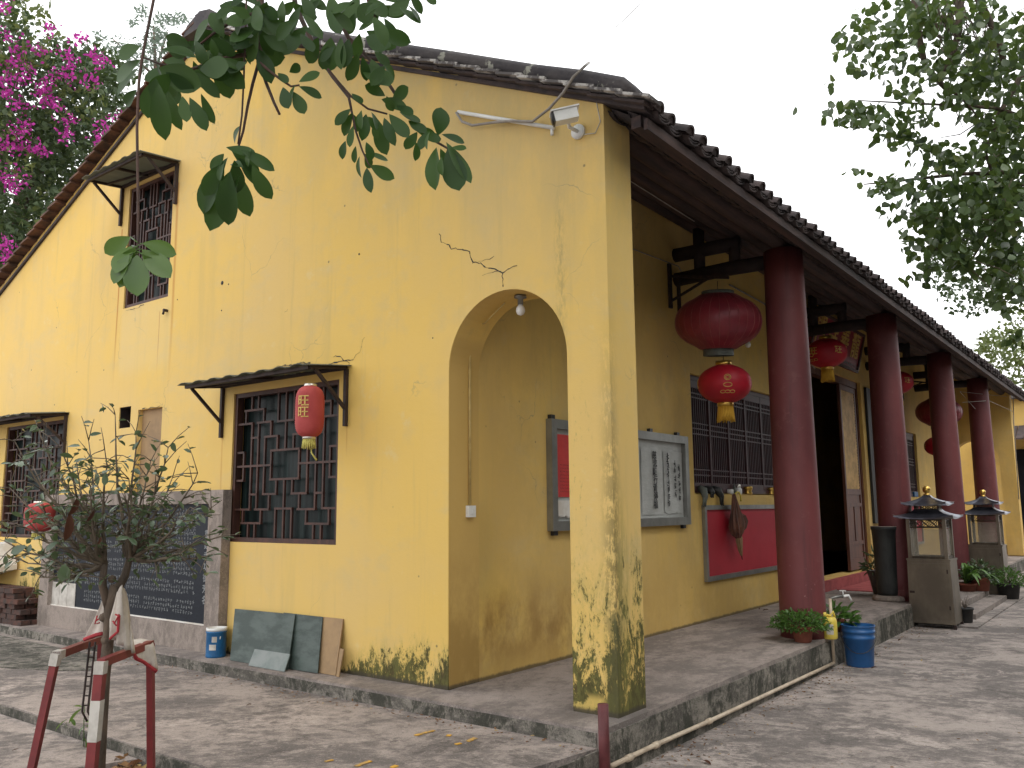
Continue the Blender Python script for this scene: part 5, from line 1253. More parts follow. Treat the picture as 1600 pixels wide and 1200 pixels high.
m=MB(); a=Fc.lerp(Fb,.205); b=Fc.lerp(Fb,.43); m.bar(a,b,.046,.046,up=(.6,-.8,0)); m.build('white_band','whitepaint',fl)
m=MB(); a=Fc.lerp(Fb,-.01); b=Fc.lerp(Fb,.06); m.bar(a,b,.047,.047,up=(.6,-.8,0)); m.build('white_band','whitepaint',fl)
m=MB(); m.bar(Lc.lerp(Lb,-.01),Lc.lerp(Lb,.06),.041,.041,up=(.6,-.8,0)); m.bar(Lc,Lc.lerp(Bc,.10),.042,.042); m.build('white_band','whitepaint',gd)
for a,b in ((Lc,Bc),(Fc,Rc)): m=MB(); m.bar(a,b,.038,.038); m.build('top_bar','redpaint',gd)
m=MB()
for t_ in (0,.03):
    A=P(149+t_*0,1003,DT+.25)+CR*(-t_); B=P(137,1112,DT+.2)+CR*(-t_); m.tube([A,B,B+Vector((0,0,-.05))+CR*.03],.006,5)
for k in range(7): 
    A=P(149-1.6*k,1012+15*k,DT+.23); m.tube([A+CR*-.03,A],.004,4)
m.build('welded_rung','iron',gd)
# draped cloth
def drape(name,grid,mat,parent,th=.003,fold=.012,seed=0,sub=6):
    """grid of world points (rows x cols), bilinear subdivided with folds"""
    rows=len(grid)-1; cols=len(grid[0])-1; NR,NC=rows*sub,cols*sub; vs=[]
    for i in range(NR+1):
        for j in range(NC+1):
            a,b=i/sub,j/sub; r,c=min(int(a),rows-1),min(int(b),cols-1); u,v=a-r,b-c
            p=grid[r][c]*(1-u)*(1-v)+grid[r][c+1]*(1-u)*v+grid[r+1][c]*u*(1-v)+grid[r+1][c+1]*u*v
            p=p-CF*(fold*math.sin(j*1.7+seed+.4*math.sin(i*.7))*(.3+i/NR))+CF*.012*mnoise.noise(p*9)
            vs.append(p)
    k=NC+1; m=MB(); nf=[(i*k+j,i*k+j+1,(i+1)*k+j+1,(i+1)*k+j) for i in range(NR) for j in range(NC)]
    m.add(vs,nf,True); o=m.build(name,mat,parent); s=o.modifiers.new('t','SOLIDIFY'); s.thickness=th; return o,vs,k,NR,NC
cl=thing('sack_cloth','white sackcloth with red hem draped over the tree guard and tied to the trunk','cloth',P(175,1000,DT))
d1=DT+.0
g1=[[P(190,920,d1),P(193,920,d1),P(196,922,d1)],[P(158,965,d1-.06),P(176,965,d1-.09),P(203,960,d1-.04)],[P(133,998,d1+.1),P(165,995,d1-.07),P(207,1010,d1+.05)]]
o,vs,k,NR,NC=drape('hanging_panel',[[P(184,925,d1-.05),P(190,914,d1-.06),P(196,925,d1)],[P(172,968,d1-.08),P(190,960,d1-.09),P(205,965,d1+.02)],[P(172,998,d1-.08),P(192,1012,d1-.07),P(212,1020,d1+.03)]],'cloth',cl,fold=.014,seed=1)
o2,*_=drape('hanging_panel',[[P(160,938,d1+.05),P(170,935,d1+.05)],[P(146,970,d1+.08),P(170,968,d1+.05)],[P(130,1002,d1+.12),P(168,992,d1+.06)]],'cloth',cl,fold=.008,seed=2)
m=MB(); m.tube([P(132,999,d1+.10),P(150,992,d1+.06),P(160,990,d1+.05)],.010,6); m.build('red_hem','clothred',cl)
m=MB(); m.tube([P(172,998,d1-.09),P(184,987,d1-.10),P(186,962,d1-.10)],.007,6); m.build('red_hem','clothred',cl)
dR=(Rc-CP).dot(CF)
o3,*_=drape('draped_corner',[[P(208,1000,dR+.04),P(222,998,dR+.03),P(238,1001,dR)],[P(204,1016,dR-.24),P(222,1008,dR-.13),P(240,1012,dR-.05)],[P(207,1018,dR-.25),P(228,1036,dR-.10),P(245,1048,dR-.04)]],'cloth',cl,fold=.006,seed=3)
m=MB(); m.tube([P(206,1017,dR-.27),P(213,1029,dR-.20),P(224,1034,dR-.12),P(236,1043,dR-.08),P(244,1049,dR-.06)],[.006,.011,.010,.010,.011],6); m.build('red_hem','clothred',cl)
for (pts) in ([(178,975),(183,966),(186,960)],[(176,970),(182,978)],[(180,960),(188,963)],[(152,962),(148,975),(156,973)],[(150,970),(158,965)]):
    m=MB(); m.tube([P(x,y,d1-.115 if x>170 else d1+.03) for x,y in pts],.004,5); m.build('red_print','clothred',cl)
# weed and fallen leaves in the bed
wd=thing('young_weed','young green seedling growing beside the tree guard','plant',on(2,-.16,131,1165))
DW=(on(2,-.16,131,1165)-CP).dot(CF); wp=[P(131,1172,DW),P(131,1130,DW),P(132,1102,DW)]
m=MB(); m.tube(wp,[.004,.003,.002],5); m.build('stem','plant',wd)
wm=leaf_mesh('leaf','lightleaf',1.,.34,.2,.5,5)
for (a,b) in (((131,1106),(104,1118)),((131,1104),(145,1093)),((131,1106),(120,1098)),((110,1122),(84,1130)),((110,1122),(118,1130)),((105,1128),(100,1136)),((131,1135),(118,1146)),((131,1135),(140,1130)),((131,1152),(122,1165)),((131,1152),(141,1165)),((131,1165),(128,1178)),((131,1128),(144,1122))):
    A=P(*a,DW);B=P(*b,DW-.02); leafinst('leaf',wm,wd,A,B-A,(rr.gauss(0,.3),rr.gauss(0,.3),1),(B-A).length,1.3)
n=260; pos=np.array([[RNG.uniform(-2.35,-1.2),RNG.uniform(-2.6,-1.98),0] for _ in range(n)]); pos[:,2]=-.198+RNG.uniform(0,.03,n)
dd=rv(n); dd[:,2]*=.25
lt=mass('leaf_litter',pos,dd,rv(n)*.5+np.array([0,0,1]),RNG.uniform(.05,.11,n),RNG.uniform(.03,.05,n),'deadleaf',None,True); tag(lt,'brown and yellow fallen leaves filling the planting bed at the tree guard','fallen leaves')
fallen=[(175,1150,.09,-.2),(152,1148,.05,-.1),(372,1058,.05,-.1),(393,1101,.045,-.1),(440,1040,.04,0),(520,1086,.05,-.1),(541,1085,.035,-.1),(1200,1092,.09,-.3),(985,1192,.08,-.3),(1098,1188,.07,-.3),(1368,1022,.09,-.3),(1372,1043,.07,-.3),(1290,1042,.07,-.29),(1345,999,.05,-.3),(1408,999,.06,-.3),(1201,953,.09,0),(1188,950,.06,0),(60,1118,.05,-.16),(85,1128,.05,-.16),(30,1170,.04,-.16),(1550,952,.06,-.28),(1100,912,.02,0)]
LL=['brown leaf on the pavement edge between the tree guard legs','tiny dry leaf just left of the tree guard front leg','dry leaf lying along the kerb below the widest glass sheet','brown curled leaf alone in the middle of the side pavement','small dry leaf on the kerb below the glass sheets','pale leaf on the pavement below the kerb, left of the arch','tiny dark leaf beside the pale one below the kerb','brown leaf caught on the water pipe halfway along the porch','brown leaf by the water pipe near the red post stub','pale yellow leaf at the bottom edge of the yard','curled brown leaf on the yard just right of the blue bucket','second dry leaf below the one right of the blue bucket','dry leaf at the foot of the standpipe','small dry leaf behind the blue bucket','small dry leaf on the yard in front of the nearer incense cabinet','brown leaf on the porch floor left of the nearest column','small brown leaf on the porch floor near the porch wall','dry leaf on the lower pavement left of the tree guard','small dry leaf beside another on the lower pavement','leaf nearest the bottom left corner on the lower pavement','dry leaf on the paving strip near the black twig pot']
for i,(x,y,L,z) in enumerate(fallen[:-1]):
    p=on(2,z+.012,x,y); a=rr.uniform(0,6.28)
    o=leafinst('fallen_leaf',dlm,None,p,(math.cos(a),math.sin(a),.1),(rr.uniform(-.4,.4),rr.uniform(-.4,.4),1),L)
    tag(o,LL[i],'leaf','dry leaves fallen about the yard and porch')

# ================================================================== OVERHANGING BRANCHES (broad leaves, near the camera)
ov=thing('overhanging_tree','broad dark-leaved branches hanging into view from a tree above','tree',tuple(P(420,-260,2.7)))
bm_=[leaf_mesh('leaf','bigleaf',1.,w_,f,c,10,1.4) for w_,f,c in ((.50,.16,.10),(.46,.34,.24),(.54,.10,.02))]
def branch(pts,r0,r1,d,name='branch',mat='stem'):
    d0,d1=(d if isinstance(d,tuple) else (d,d)); n=len(pts)-1
    m=MB(); m.tube([P(x,y,d0+(d1-d0)*i/n) for i,(x,y) in enumerate(pts)],[r0+(r1-r0)*i/n for i in range(n+1)],7); return m.build(name,mat,ov)
branch([(420,-260),(412,-100),(406,0),(405,60),(405,97)],.020,.008,(2.9,2.65))
branch([(405,95),(395,130),(387,165),(380,205),(373,228),(372,240)],.0055,.003,2.65); branch([(405,97),(416,130),(428,160),(437,179)],.006,.004,2.65)
branch([(405,97),(420,110),(440,125),(455,135),(468,133)],.005,.003,2.62)
branch([(405,60),(385,85),(345,92),(300,108),(262,120)],.008,.004,(2.68,2.55)); branch([(300,108),(250,100),(225,90)],.004,.003,2.55); branch([(400,20),(360,35),(330,55),(305,75)],.006,.003,2.6)
branch([(440,-120),(462,10),(478,45),(500,90),(520,120),(545,152),(549,172)],.010,.004,(2.9,2.7)); branch([(512,108),(530,130),(548,150),(575,170),(605,178)],.005,.003,2.7)
branch([(500,-100),(520,10),(545,60),(580,95),(610,135),(640,180),(670,215),(700,232),(712,236)],.009,.003,(2.9,2.75)); branch([(549,172),(556,205),(566,235),(575,255),(580,262)],.004,.002,2.7)
branch([(560,-80),(575,0),(590,40),(600,60)],.007,.003,2.8)
branch([(244,-60),(240,0),(232,40),(222,90),(217,130),(214,200),(215,260),(216,330),(215,385),(214,400)],.0045,.0036,(2.5,2.35),'aerial_stem')
branch([(385,0),(383,60),(381,120),(378,180),(372,225)],.003,.003,2.62,'aerial_stem')
Lv=[ # base, tip, width factor, depth
(220,72,186,86,1.2,2.5),(219,94,177,124,1.1,2.48),(217,105,182,142,.9,2.52),(214,140,190,166,.9,2.5),(250,78,303,78,1.1,2.5),(248,106,306,132,1.1,2.5),(258,112,301,142,.8,2.52),(244,122,232,178,1.0,2.5),(248,130,252,206,.85,2.5),(263,142,276,197,.8,2.55),(285,150,291,186,.8,2.5),(296,152,321,199,.8,2.5),(314,146,334,192,.75,2.5),(305,112,341,150,.7,2.55),(308,104,354,118,.8,2.5),(338,90,358,150,.9,2.55),(328,86,379,136,.9,2.55),(340,93,382,104,.9,2.6),(300,72,262,58,1.,2.55),(303,72,322,28,1.1,2.6),(345,52,306,62,1.,2.6),(350,60,330,20,1.1,2.6),(255,95,290,100,.9,2.6),(330,60,365,85,1.,2.6),
(404,22,343,3,1.,2.65),(402,30,352,32,1.1,2.6),(404,10,372,-18,1.1,2.6),(400,42,362,62,1.,2.6),(405,0,398,52,1.,2.6),(408,20,440,50,.9,2.65),(404,50,388,95,.9,2.6),(406,40,425,85,.9,2.65),(400,60,355,75,.9,2.6),(410,0,428,-20,1.1,2.6),(385,20,365,48,1.,2.58),(370,10,338,22,.9,2.62),(360,60,395,90,.9,2.6),(410,55,446,76,.85,2.6),(372,75,345,52,.9,2.6),
(452,113,470,102,1.5,2.62),(467,128,497,114,.95,2.6),(467,135,502,150,1.,2.6),(434,114,449,127,.9,2.62),(442,136,449,168,1.2,2.6),(458,143,475,176,1.,2.62),
(462,2,440,22,1.,2.8),(470,-5,492,28,1.,2.75),(474,28,494,27,.9,2.8),(484,-2,505,10,1.,2.8),(516,-8,524,36,.9,2.8),(470,10,450,48,.8,2.75),(480,40,445,78,.9,2.75),(466,52,446,80,.9,2.72),(470,52,487,78,.9,2.7),(475,45,503,52,.9,2.72),(455,5,478,22,1.,2.8),(500,0,482,18,.9,2.8),
(517,58,513,110,1.1,2.68),(533,58,531,103,.8,2.68),(545,60,540,100,.9,2.7),(523,72,500,95,.9,2.7),
(562,-6,538,36,1.1,2.8),(575,-4,601,22,1.,2.8),(583,12,630,22,.8,2.8),(592,28,560,46,1.1,2.78),(600,28,618,57,.9,2.76),(596,34,606,62,.9,2.8),(572,48,618,74,.8,2.76),(562,52,556,88,.9,2.76),(640,-12,660,20,.9,2.8),(620,-10,634,14,.9,2.8),(660,-15,680,5,.8,2.8),(560,10,590,30,1.1,2.8),(555,20,545,50,1.,2.78),(600,0,640,-8,1.,2.8),(580,22,560,30,1.,2.8),(605,60,590,85,.8,2.76),
(560,82,545,126,.95,2.72),(566,88,574,126,.9,2.7),(580,92,592,131,.9,2.72),(590,88,618,117,.8,2.74),(585,80,606,100,.9,2.7),
(602,150,574,133,1.3,2.7),(612,160,637,136,1.3,2.72),(604,150,612,172,1.3,2.7),(596,155,630,165,.9,2.74),(550,146,564,158,1.,2.7),(548,170,524,194,.95,2.7),(551,176,535,208,.95,2.68),(552,196,545,226,.9,2.68),(560,178,558,206,1.,2.66),(572,178,568,214,.95,2.7),(588,184,600,236,.95,2.68),(600,184,614,222,.8,2.7),(584,190,588,218,.9,2.72),(608,178,636,212,.85,2.7),(624,175,656,190,.9,2.74),(638,188,664,206,.9,2.74),(575,182,590,200,1.3,2.66),(620,165,645,178,.9,2.72),(560,190,548,180,1.1,2.7),
(556,228,552,254,.9,2.68),(562,244,558,276,.9,2.68),(572,238,606,250,.85,2.66),(578,258,613,278,.9,2.66),(573,262,576,296,.9,2.68),(570,240,580,262,1.3,2.7),
(652,206,634,232,1.,2.76),(684,212,692,170,1.45,2.74),(690,210,724,220,1.1,2.74),(697,222,735,283,.65,2.74),(700,230,716,292,1.0,2.72),(682,230,672,284,1.0,2.74),(688,232,700,262,.9,2.76),(660,215,690,215,1.1,2.74),(668,205,655,232,.9,2.76),(706,230,728,232,.9,2.74),(646,200,680,212,.8,2.76),
(377,196,361,220,.95,2.64),(353,230,398,240,.7,2.62),(362,236,402,268,.8,2.6),(376,234,425,262,.7,2.62),(372,246,402,282,.9,2.64),(394,258,419,309,1.0,2.6),(356,246,334,286,.95,2.64),(344,262,312,322,1.0,2.62),(360,268,350,348,.95,2.6),(371,268,385,332,1.0,2.62),(364,264,330,350,.75,2.64),(336,250,332,300,.9,2.66),(350,240,330,262,1.,2.62),(366,250,372,300,1.1,2.58),(350,255,322,300,1.,2.66),(380,262,360,250,.9,2.6)]
qq=random.Random(21)
for (x0,y0,x1,y1,wf,d) in Lv:
    d+=qq.uniform(-.05,.05); A=P(x0,y0,d); B=P(x1,y1,d+qq.uniform(-.035,.035)); nr=-CF+CR*qq.uniform(-.7,.7)+CU*qq.uniform(-.5,1.0)
    leafinst('leaf',bm_[qq.randint(0,2)],ov,A,B-A,nr,(B-A).length*qq.uniform(1.0,1.12),wf*1.0)
nodes=[(404,20),(402,45),(400,5),(385,30),(350,55),(330,62),(318,70),(300,108),(280,112),(262,118),(345,90),(375,88),(425,0),(440,5),(470,20),(520,15),(560,0),(590,20),(610,10),(300,80),(500,60),(590,100),(575,60),(640,-5),(395,75),(360,20)]
for k in range(64):
    a=nodes[k%len(nodes)]; x0=a[0]+qq.gauss(0,7); y0=a[1]+qq.gauss(0,6); th=qq.uniform(.15,math.pi-.15) if qq.random()<.7 else qq.uniform(-.6,math.pi+.6); L=qq.uniform(30,52)
    d=2.62+qq.uniform(-.12,.16); A=P(x0,y0,d); B=P(x0+L*math.cos(th),y0+L*math.sin(th),d+qq.uniform(-.06,.06)); leafinst('leaf',bm_[qq.randint(0,2)],ov,A,B-A,-CF+CR*qq.uniform(-.9,.9)+CU*qq.uniform(-.6,1.1),(B-A).length*1.05,qq.uniform(.85,1.15))
# a few glossy leaf backs catching the sky, seen nearly edge on
for (x,y) in ((228,80),(330,60),(462,132),(565,172),(650,222),(672,205),(375,275),(350,255),(690,245),(580,175),(540,220),(572,222),(392,232),(250,88)):
    A=P(x,y,2.58); d_=CR*qq.uniform(-.6,.6)-CU; leafinst('leaf',bm_[1],ov,A,d_,CU*1.0-CF*.35+CR*qq.uniform(-.3,.3),.055,1.1)
lg=leaf_mesh('leaf','lightleaf',1.,.58,.18,.16,10,1.35)
for (x0,y0,x1,y1,wf) in ((204,370,162,395,1.0),(211,386,190,436,1.05),(202,398,173,440,.9),(214,398,212,458,1.0),(222,380,278,394,.9),(222,390,264,428,.9),(224,398,256,432,.8),(207,408,186,446,.8),(212,392,203,450,.8),(206,384,178,420,.9)):
    A=P(x0,y0,2.35+qq.uniform(-.03,.03)); B=P(x1,y1,2.35+qq.uniform(-.05,.03)); leafinst('leaf',lg,ov,A,B-A,-CF+CR*qq.uniform(-.5,.5)+CU*qq.uniform(0,.5),(B-A).length,wf)
    m=MB(); m.tube([P(215,(y0+388)/2,2.35),A],.002,4); m.build('leaf_stalk','lightleaf',ov)

# ================================================================== TREES
def px_blobs(blobs,thr=-.02):
    out=[]
    for (cx_,cy_,rx,ry,n,d,dd_) in blobs:
        k=0; 
        while k<n:
            a=RNG.uniform(0,2*math.pi); r=math.sqrt(RNG.uniform(0,1)); x=cx_+rx*r*math.cos(a); y=cy_+ry*r*math.sin(a); dep=d+RNG.uniform(-dd_,dd_)
            p=P(x,y,dep)
            if mnoise.noise(p*2.1)+.35*mnoise.noise(p*6.)<thr+ (r-.7)*.5: 
                if RNG.uniform()<.75: continue
            out.append(p); k+=1
    return out
ft=thing('round_leaved_tree','tall tree with small round leaves leaning in from the upper right','tree',tuple(on(2,-.3,1960,1010)))
blobs=[(1500,60,110,75,560,8.5,.7),(1560,140,65,95,520,8.7,.8),(1365,70,62,48,150,8.2,.5),(1410,25,80,34,190,8.4,.5),(1322,165,40,14,18,8.0,.2),(1390,188,72,24,110,8.1,.3),(1320,180,36,22,52,8.0,.3),(1408,218,50,14,42,8.1,.3),(1470,245,55,26,120,8.3,.4),(1440,285,95,15,100,8.2,.4),(1370,298,28,8,14,8.1,.2),(1515,325,95,52,560,8.3,.6),(1470,372,70,42,200,8.1,.4),(1565,280,55,110,640,8.6,.8),(1432,428,30,20,30,8.0,.2),(1412,330,50,22,50,8.0,.3),(1575,425,42,64,300,8.3,.6),(1525,400,60,38,170,8.2,.4),(1588,520,18,24,22,8.2,.2),(1650,200,80,300,700,8.8,1.),(1460,130,80,40,150,8.4,.5),(1243,165,3,3,1,7.8,.1),(1340,268,20,10,5,8,.1),(1290,130,14,20,4,8,.1)]
blobs=[(b[0],b[1],b[2],b[3],int(b[4]*.88) if b[4]>20 else b[4],b[5],b[6]) for b in blobs]; FP=px_blobs(blobs,.04); n=len(FP)
fm=leaf_mesh('leaf','figleaf_o',1.,.84,.12,.12,4)
ordr=sorted(range(n),key=lambda i:(FP[i]-CP).dot(CF))
inview=[i for i in ordr if (FP[i]-CP).dot(CR)/(FP[i]-CP).dot(CF)<800/FPX][:295]; rest=[i for i in range(n) if i not in set(inview)]
for i in inview:
    d_=Vector((rr.gauss(0,.6),rr.gauss(0,.6),rr.gauss(-.8,.5))); leafinst('leaf',fm,ft,FP[i],d_,(rr.gauss(0,1),rr.gauss(0,1),rr.gauss(.4,1)),rr.uniform(.065,.105))
nn=len(rest); dd=rv(nn)*.7+np.array([0,0,-.6]); mass('leaves',[FP[i] for i in rest],dd,rv(nn)+np.array([0,0,.3]),RNG.uniform(.065,.11,nn),RNG.uniform(.06,.09,nn),'figleaf',ft,True)
def fbr(pts,r0,r1,d=8.5):
    m=MB(); k=len(pts)-1; m.tube([P(x,y,d+(.15 if i%2 else 0)) for i,(x,y) in enumerate(pts)],[r0+(r1-r0)*i/k for i in range(k+1)],7); return m
tb_=on(2,-.3,1960,1010); m=MB(); m.tube([tb_,P(1900,600,9.2),P(1820,300,9.0),P(1760,60,9.0),P(1700,-260,9.2)],[.28,.22,.19,.15,.1],12); ftk=m.build('trunk','bark',ft)
for pts,r0,r1 in (([(1760,60),(1600,-60),(1500,-120)],.10,.06),([(1490,-110),(1520,-20),(1560,60),(1575,130)],.05,.02),([(1430,-90),(1430,10),(1436,60),(1446,105),(1475,135),(1500,150),(1520,172)],.045,.012),([(1500,-90),(1500,0),(1498,50),(1486,90),(1470,120)],.05,.018),([(1760,200),(1620,190),(1560,170),(1520,166),(1440,162),(1340,157)],.03,.006),([(1820,300),(1700,270),(1600,268),(1500,272),(1400,283),(1350,288)],.04,.006),([(1820,300),(1650,285),(1570,290),(1530,312),(1500,318)],.03,.007),([(1700,330),(1600,330),(1540,370),(1510,420)],.03,.007),([(1520,172),(1530,190),(1500,210),(1470,215)],.01,.004),([(1480,140),(1492,170),(1505,200)],.008,.003),([(1600,110),(1560,180),(1540,240),(1560,300)],.03,.012),([(1446,105),(1465,130),(1485,150)],.012,.005)):
    fbr(pts,r0,r1).build('branch','bark',ft)
for k in range(34):
    x=rr.gauss(1490,26); y=rr.uniform(-10,30); L=rr.uniform(50,110); d_=rr.uniform(8.2,8.9); n_=7
    m=MB(); m.tube([P(x+rr.gauss(0,3)+i*rr.uniform(0,5),y+L*i/n_,d_) for i in range(n_+1)],[.009-.0008*i for i in range(n_+1)],4); m.build('hanging_root','bark',ft)
for k in range(46):
    c_=FP[rr.randrange(len(FP))]
    if (c_-CP).dot(CR)/(c_-CP).dot(CF)<(1450-800)/FPX: continue
    e_=c_+Vector((rr.gauss(0,.25),rr.gauss(0,.25),rr.gauss(.05,.15))); mm_=c_.lerp(e_,.5)+Vector((0,0,rr.uniform(-.05,.03))); m=MB(); m.tube([c_,mm_,e_],[.003,.004,.006],4); m.build('twig','twig',ft)
ft2=thing('small_leaved_tree','paler small-leaved tree top showing behind the round-leaved tree at right','tree',tuple(on(2,-.3,1760,930)))
B2=[(1510,440,52,55,520,16,1.2),(1560,400,60,60,400,16,1.2),(1480,400,30,28,110,16,.8),(1530,470,25,20,60,16,.6)]
p_=px_blobs(B2); k=len(p_); mass('crown','' and [] or p_,rv(k),rv(k),RNG.uniform(.08,.13,k),RNG.uniform(.06,.09,k),'darktree',ft2)
m=MB(); m.tube([on(2,-.3,1760,930),P(1700,600,16.5),P(1620,430,16.2),P(1530,420,16)],[.2,.14,.07,.02],8); m.build('trunk','bark',ft2)
ft3=thing('lime_green_tree','light lime green tree above the roof at the right edge','tree',tuple(on(2,-.3,1700,880)))
p_=px_blobs([(1575,545,55,32,520,22,1.6),(1550,535,26,22,140,22,1),(1600,580,50,28,380,22,1.5),(1590,500,30,30,120,22,1)]); k=len(p_); mass('crown',p_,rv(k),rv(k),RNG.uniform(.10,.16,k),RNG.uniform(.07,.11,k),'limeleaf',ft3)
m=MB(); m.tube([on(2,-.3,1700,880),P(1650,640,22),P(1590,560,22)],[.2,.12,.04],8); m.build('trunk','bark',ft3)
# bougainvillea smothered tree behind the left roof slope
bt_=thing('bougainvillea_tree','dark tree smothered in magenta bougainvillea behind the left roof slope','tree',tuple(on(2,-.3,-80,900)))
B3=[(60,170,115,105,2600,16,1.6),(20,300,75,140,2400,16,1.5),(130,200,75,95,1600,16.5,1.4),(15,60,34,70,420,15.5,1.),(150,125,60,42,520,16.5,1.2),(60,390,75,70,900,16.5,1.2),(0,440,40,60,400,16,1.),(105,95,80,36,420,16,1.1),(95,300,60,70,900,17,1.)]
p_=px_blobs(B3); k=len(p_); mass('crown',p_,rv(k),rv(k)+np.array([0,0,.5]),RNG.uniform(.10,.20,k),RNG.uniform(.06,.11,k),'darktree',bt_)
p_=px_blobs([(30,90,60,26,160,14.6,.5),(60,55,40,14,40,14.8,.5),(110,160,60,40,160,14.8,.5),(20,230,40,60,160,14.6,.5),(80,330,50,50,120,15,.5),(40,20,40,26,90,14.8,.6)]); k=len(p_); mass('young_leaves',p_,rv(k),rv(k)+np.array([0,0,.8]),RNG.uniform(.10,.16,k),RNG.uniform(.05,.09,k),'limeleaf',bt_)
strands=[((5,50),(25,80)),((28,55),(18,135)),((20,80),(22,120)),((5,115),(35,130)),((10,140),(15,150)),((50,75),(70,82)),((40,105),(52,118)),((95,80),(118,92)),((120,95),(75,125)),((105,110),(110,128)),((75,118),(62,145)),((135,82),(165,98)),((68,130),(72,150)),((20,165),(40,165)),((60,160),(85,155)),((80,155),(95,170)),((90,190),(118,188)),((15,200),(35,215)),((45,225),(62,238)),((55,232),(72,235)),((5,222),(12,235)),((25,225),(35,235)),((15,250),(40,285)),((155,195),(172,205)),((0,275),(14,283)),((20,290),(25,300)),((2,385),(18,412)),((5,375),(15,385)),((150,90),(158,95)),((120,62),(128,60)),((72,45),(80,44)),((180,185),(190,180)),((130,120),(150,130)),((100,210),(108,215)),((35,195),(42,205)),((152,215),(160,222)),((8,395),(14,405)),((0,120),(8,140)),((0,10),(6,14))]
bp_=[]
for (a,b) in strands:
    for k in range(40):
        t=rr.random(); x=a[0]+(b[0]-a[0])*t+rr.gauss(0,6.5); y=a[1]+(b[1]-a[1])*t+rr.gauss(0,5.5); bp_.append(P(x,y,14.3+rr.uniform(-.25,.25)))
k=len(bp_); mass('flowers',bp_,rv(k),rv(k),RNG.uniform(.045,.085,k),RNG.uniform(.035,.065,k),'bract',bt_)
m=MB(); m.tube([on(2,-.3,-80,900),P(-20,520,17),P(40,300,17),P(110,170,17)],[.35,.28,.16,.05],8); m.tube([P(-20,520,17),P(0,250,17),P(0,60,17)],[.2,.1,.03],8); m.build('trunk','bark',bt_)
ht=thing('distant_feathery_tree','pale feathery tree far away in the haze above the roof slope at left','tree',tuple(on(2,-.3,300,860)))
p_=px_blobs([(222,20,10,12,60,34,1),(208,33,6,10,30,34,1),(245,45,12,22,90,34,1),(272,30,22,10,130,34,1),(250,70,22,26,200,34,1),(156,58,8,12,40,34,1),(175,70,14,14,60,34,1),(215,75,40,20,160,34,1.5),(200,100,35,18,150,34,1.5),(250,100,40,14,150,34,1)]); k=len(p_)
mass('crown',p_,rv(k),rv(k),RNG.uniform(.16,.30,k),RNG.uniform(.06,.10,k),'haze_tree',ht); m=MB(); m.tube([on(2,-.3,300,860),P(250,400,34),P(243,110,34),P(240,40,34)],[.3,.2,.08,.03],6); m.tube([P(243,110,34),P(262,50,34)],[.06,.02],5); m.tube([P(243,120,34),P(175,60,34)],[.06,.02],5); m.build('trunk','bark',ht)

# unseen crowns added above and beside the camera to shade gable and porch
def outside(p,mar=1.06):
    v=p-CP; z=v.dot(CF)
    if z<=.05: return True
    return abs(v.dot(CR)/z)>800/FPX*mar or abs(v.dot(CU)/z)>600/FPX*mar
def shade_crown(x0,x1,y0,y1,z0,z1,n):
    out=[]
    while len(out)<n:
        p=Vector((RNG.uniform(x0,x1),RNG.uniform(y0,y1),RNG.uniform(z0,z1)))
        c=Vector(((x0+x1)/2,(y0+y1)/2,(z0+z1)/2)); e=((p.x-c.x)/(x1-x0)*2)**2+((p.y-c.y)/(y1-y0)*2)**2+((p.z-c.z)/(z1-z0)*2)**2
        if e>1 or mnoise.noise(p*.8)<-.12 or not outside(p): continue
        out.append(p)
    return out
p_=shade_crown(-4.8,7.0,-7.0,-.1,4.4,9.5,24000); k=len(p_); mass('crown',p_,rv(k)+np.array([0,0,-.4]),rv(k)*.7+np.array([0,0,.8]),RNG.uniform(.11,.16,k),RNG.uniform(.05,.08,k),'bigleaf',ov)  # added leaf mass overhead, dims the gable
m=MB(); m.tube([(5.5,-8.5,-.3),(5.0,-8,2.5),(4,-7,5),(2,-5.5,7),(0,-4.5,8)],[.28,.24,.2,.14,.06],10); m.tube([(4,-7,5),(1.6,-5.2,5.2),tuple(P(420,-260,2.9))],[.14,.07,.02],8); m.build('trunk','bark',ov)
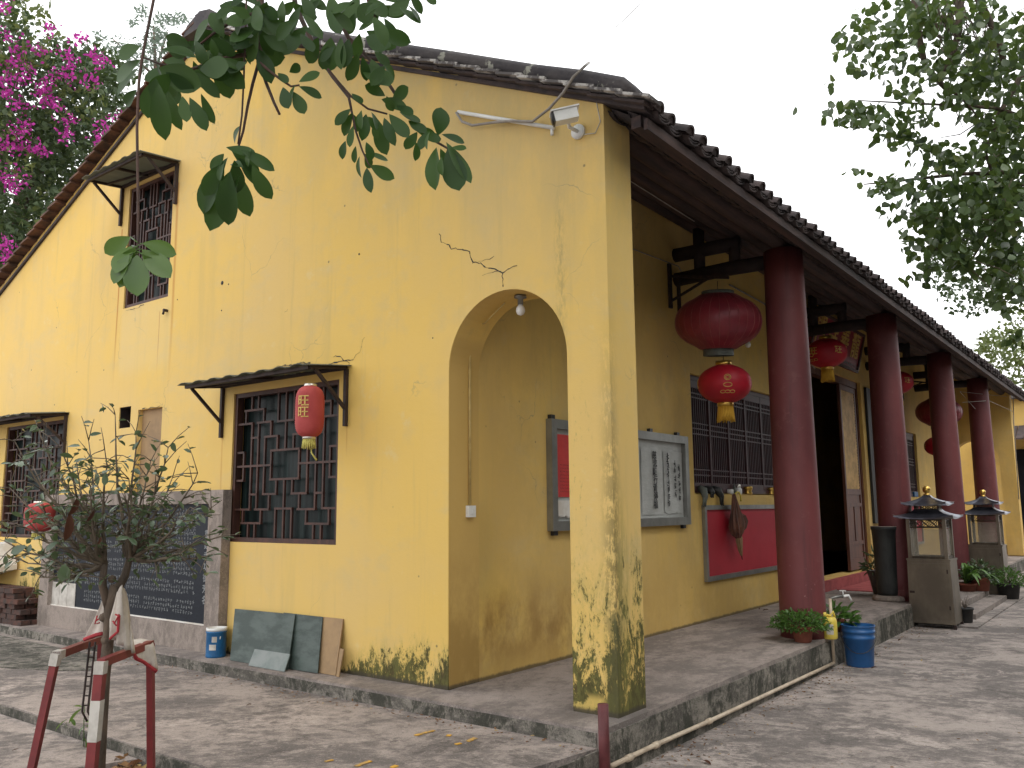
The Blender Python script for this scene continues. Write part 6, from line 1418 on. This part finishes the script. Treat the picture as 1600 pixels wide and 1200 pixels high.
p_=shade_crown(3.6,13,-3,17,3.8,9.5,16000); k=len(p_); mass('crown',p_,rv(k)+np.array([0,0,-.4]),rv(k)*.7+np.array([0,0,.5]),RNG.uniform(.11,.17,k),RNG.uniform(.10,.14,k),'figleaf',ft)  # added leaf mass beside the camera, cuts light to the porch

hg=thing('shade_hedge','added unseen hedge across the yard, blocking sky light from the porch','hedge',(10,8,-.3))  # unseen hedge-shaped blocker, added to darken the porch
m=MB(); n1,n2=60,8
for side in (0,1):
    vs=[]
    for i in range(n1+1):
        for j in range(n2+1):
            y=-9+34*i/n1; z=-.3+5.6*j/n2; x=8.6+side*1.8; o=mnoise.noise(Vector((x,y*.6,z*.6)))*.5
            vs.append((x+o*(1 if side else -1),y,z+(o if j==n2 else 0)))
    k=n2+1; m.add(vs,[(i*k+j,i*k+j+1,(i+1)*k+j+1,(i+1)*k+j) if side==0 else (i*k+j+1,i*k+j,(i+1)*k+j,(i+1)*k+j+1) for i in range(n1) for j in range(n2)],True)
b0=0; k=n2+1; N=(n1+1)*k
m.f+=[(i*k+n2,(i+1)*k+n2,N+(i+1)*k+n2,N+i*k+n2) for i in range(n1)]; m.sm+=[False]*n1
m.build('inner_mass','darktree',hg)
pp=np.column_stack([RNG.uniform(8.0,8.9,9000),RNG.uniform(-9,25,9000),RNG.uniform(-.2,5.6,9000)]); mass('foliage',pp,rv(9000),rv(9000)+np.array([-.8,0,.5]),RNG.uniform(.12,.2,9000),RNG.uniform(.07,.11,9000),'darktree',hg)  # leaves of the added unseen hedge that darkens the porch

# grit and leaf crumbs gathered along the foot of the porch and the kerb
q_=[]
for k in range(900):
    t=RNG.uniform(); 
    if t<.55: q_.append((.085+abs(RNG.normal(0,.16)),RNG.uniform(-.2,8.2),-.297))
    elif t<.85: q_.append((RNG.uniform(-6.5,0),-.33-abs(RNG.normal(0,.10)),-.103))
    else: q_.append((RNG.uniform(.2,3.5),RNG.uniform(-1,10),-.297))
k=len(q_); dd=rv(k); dd[:,2]*=.15
o=mass('ground_crumbs',q_,dd,rv(k)*.4+np.array([0,0,1]),RNG.uniform(.008,.032,k),RNG.uniform(.006,.018,k),'deadleaf',None,True); tag(o,'tiny dry leaf crumbs and grit gathered along the foot of the porch and kerb','leaf crumbs')
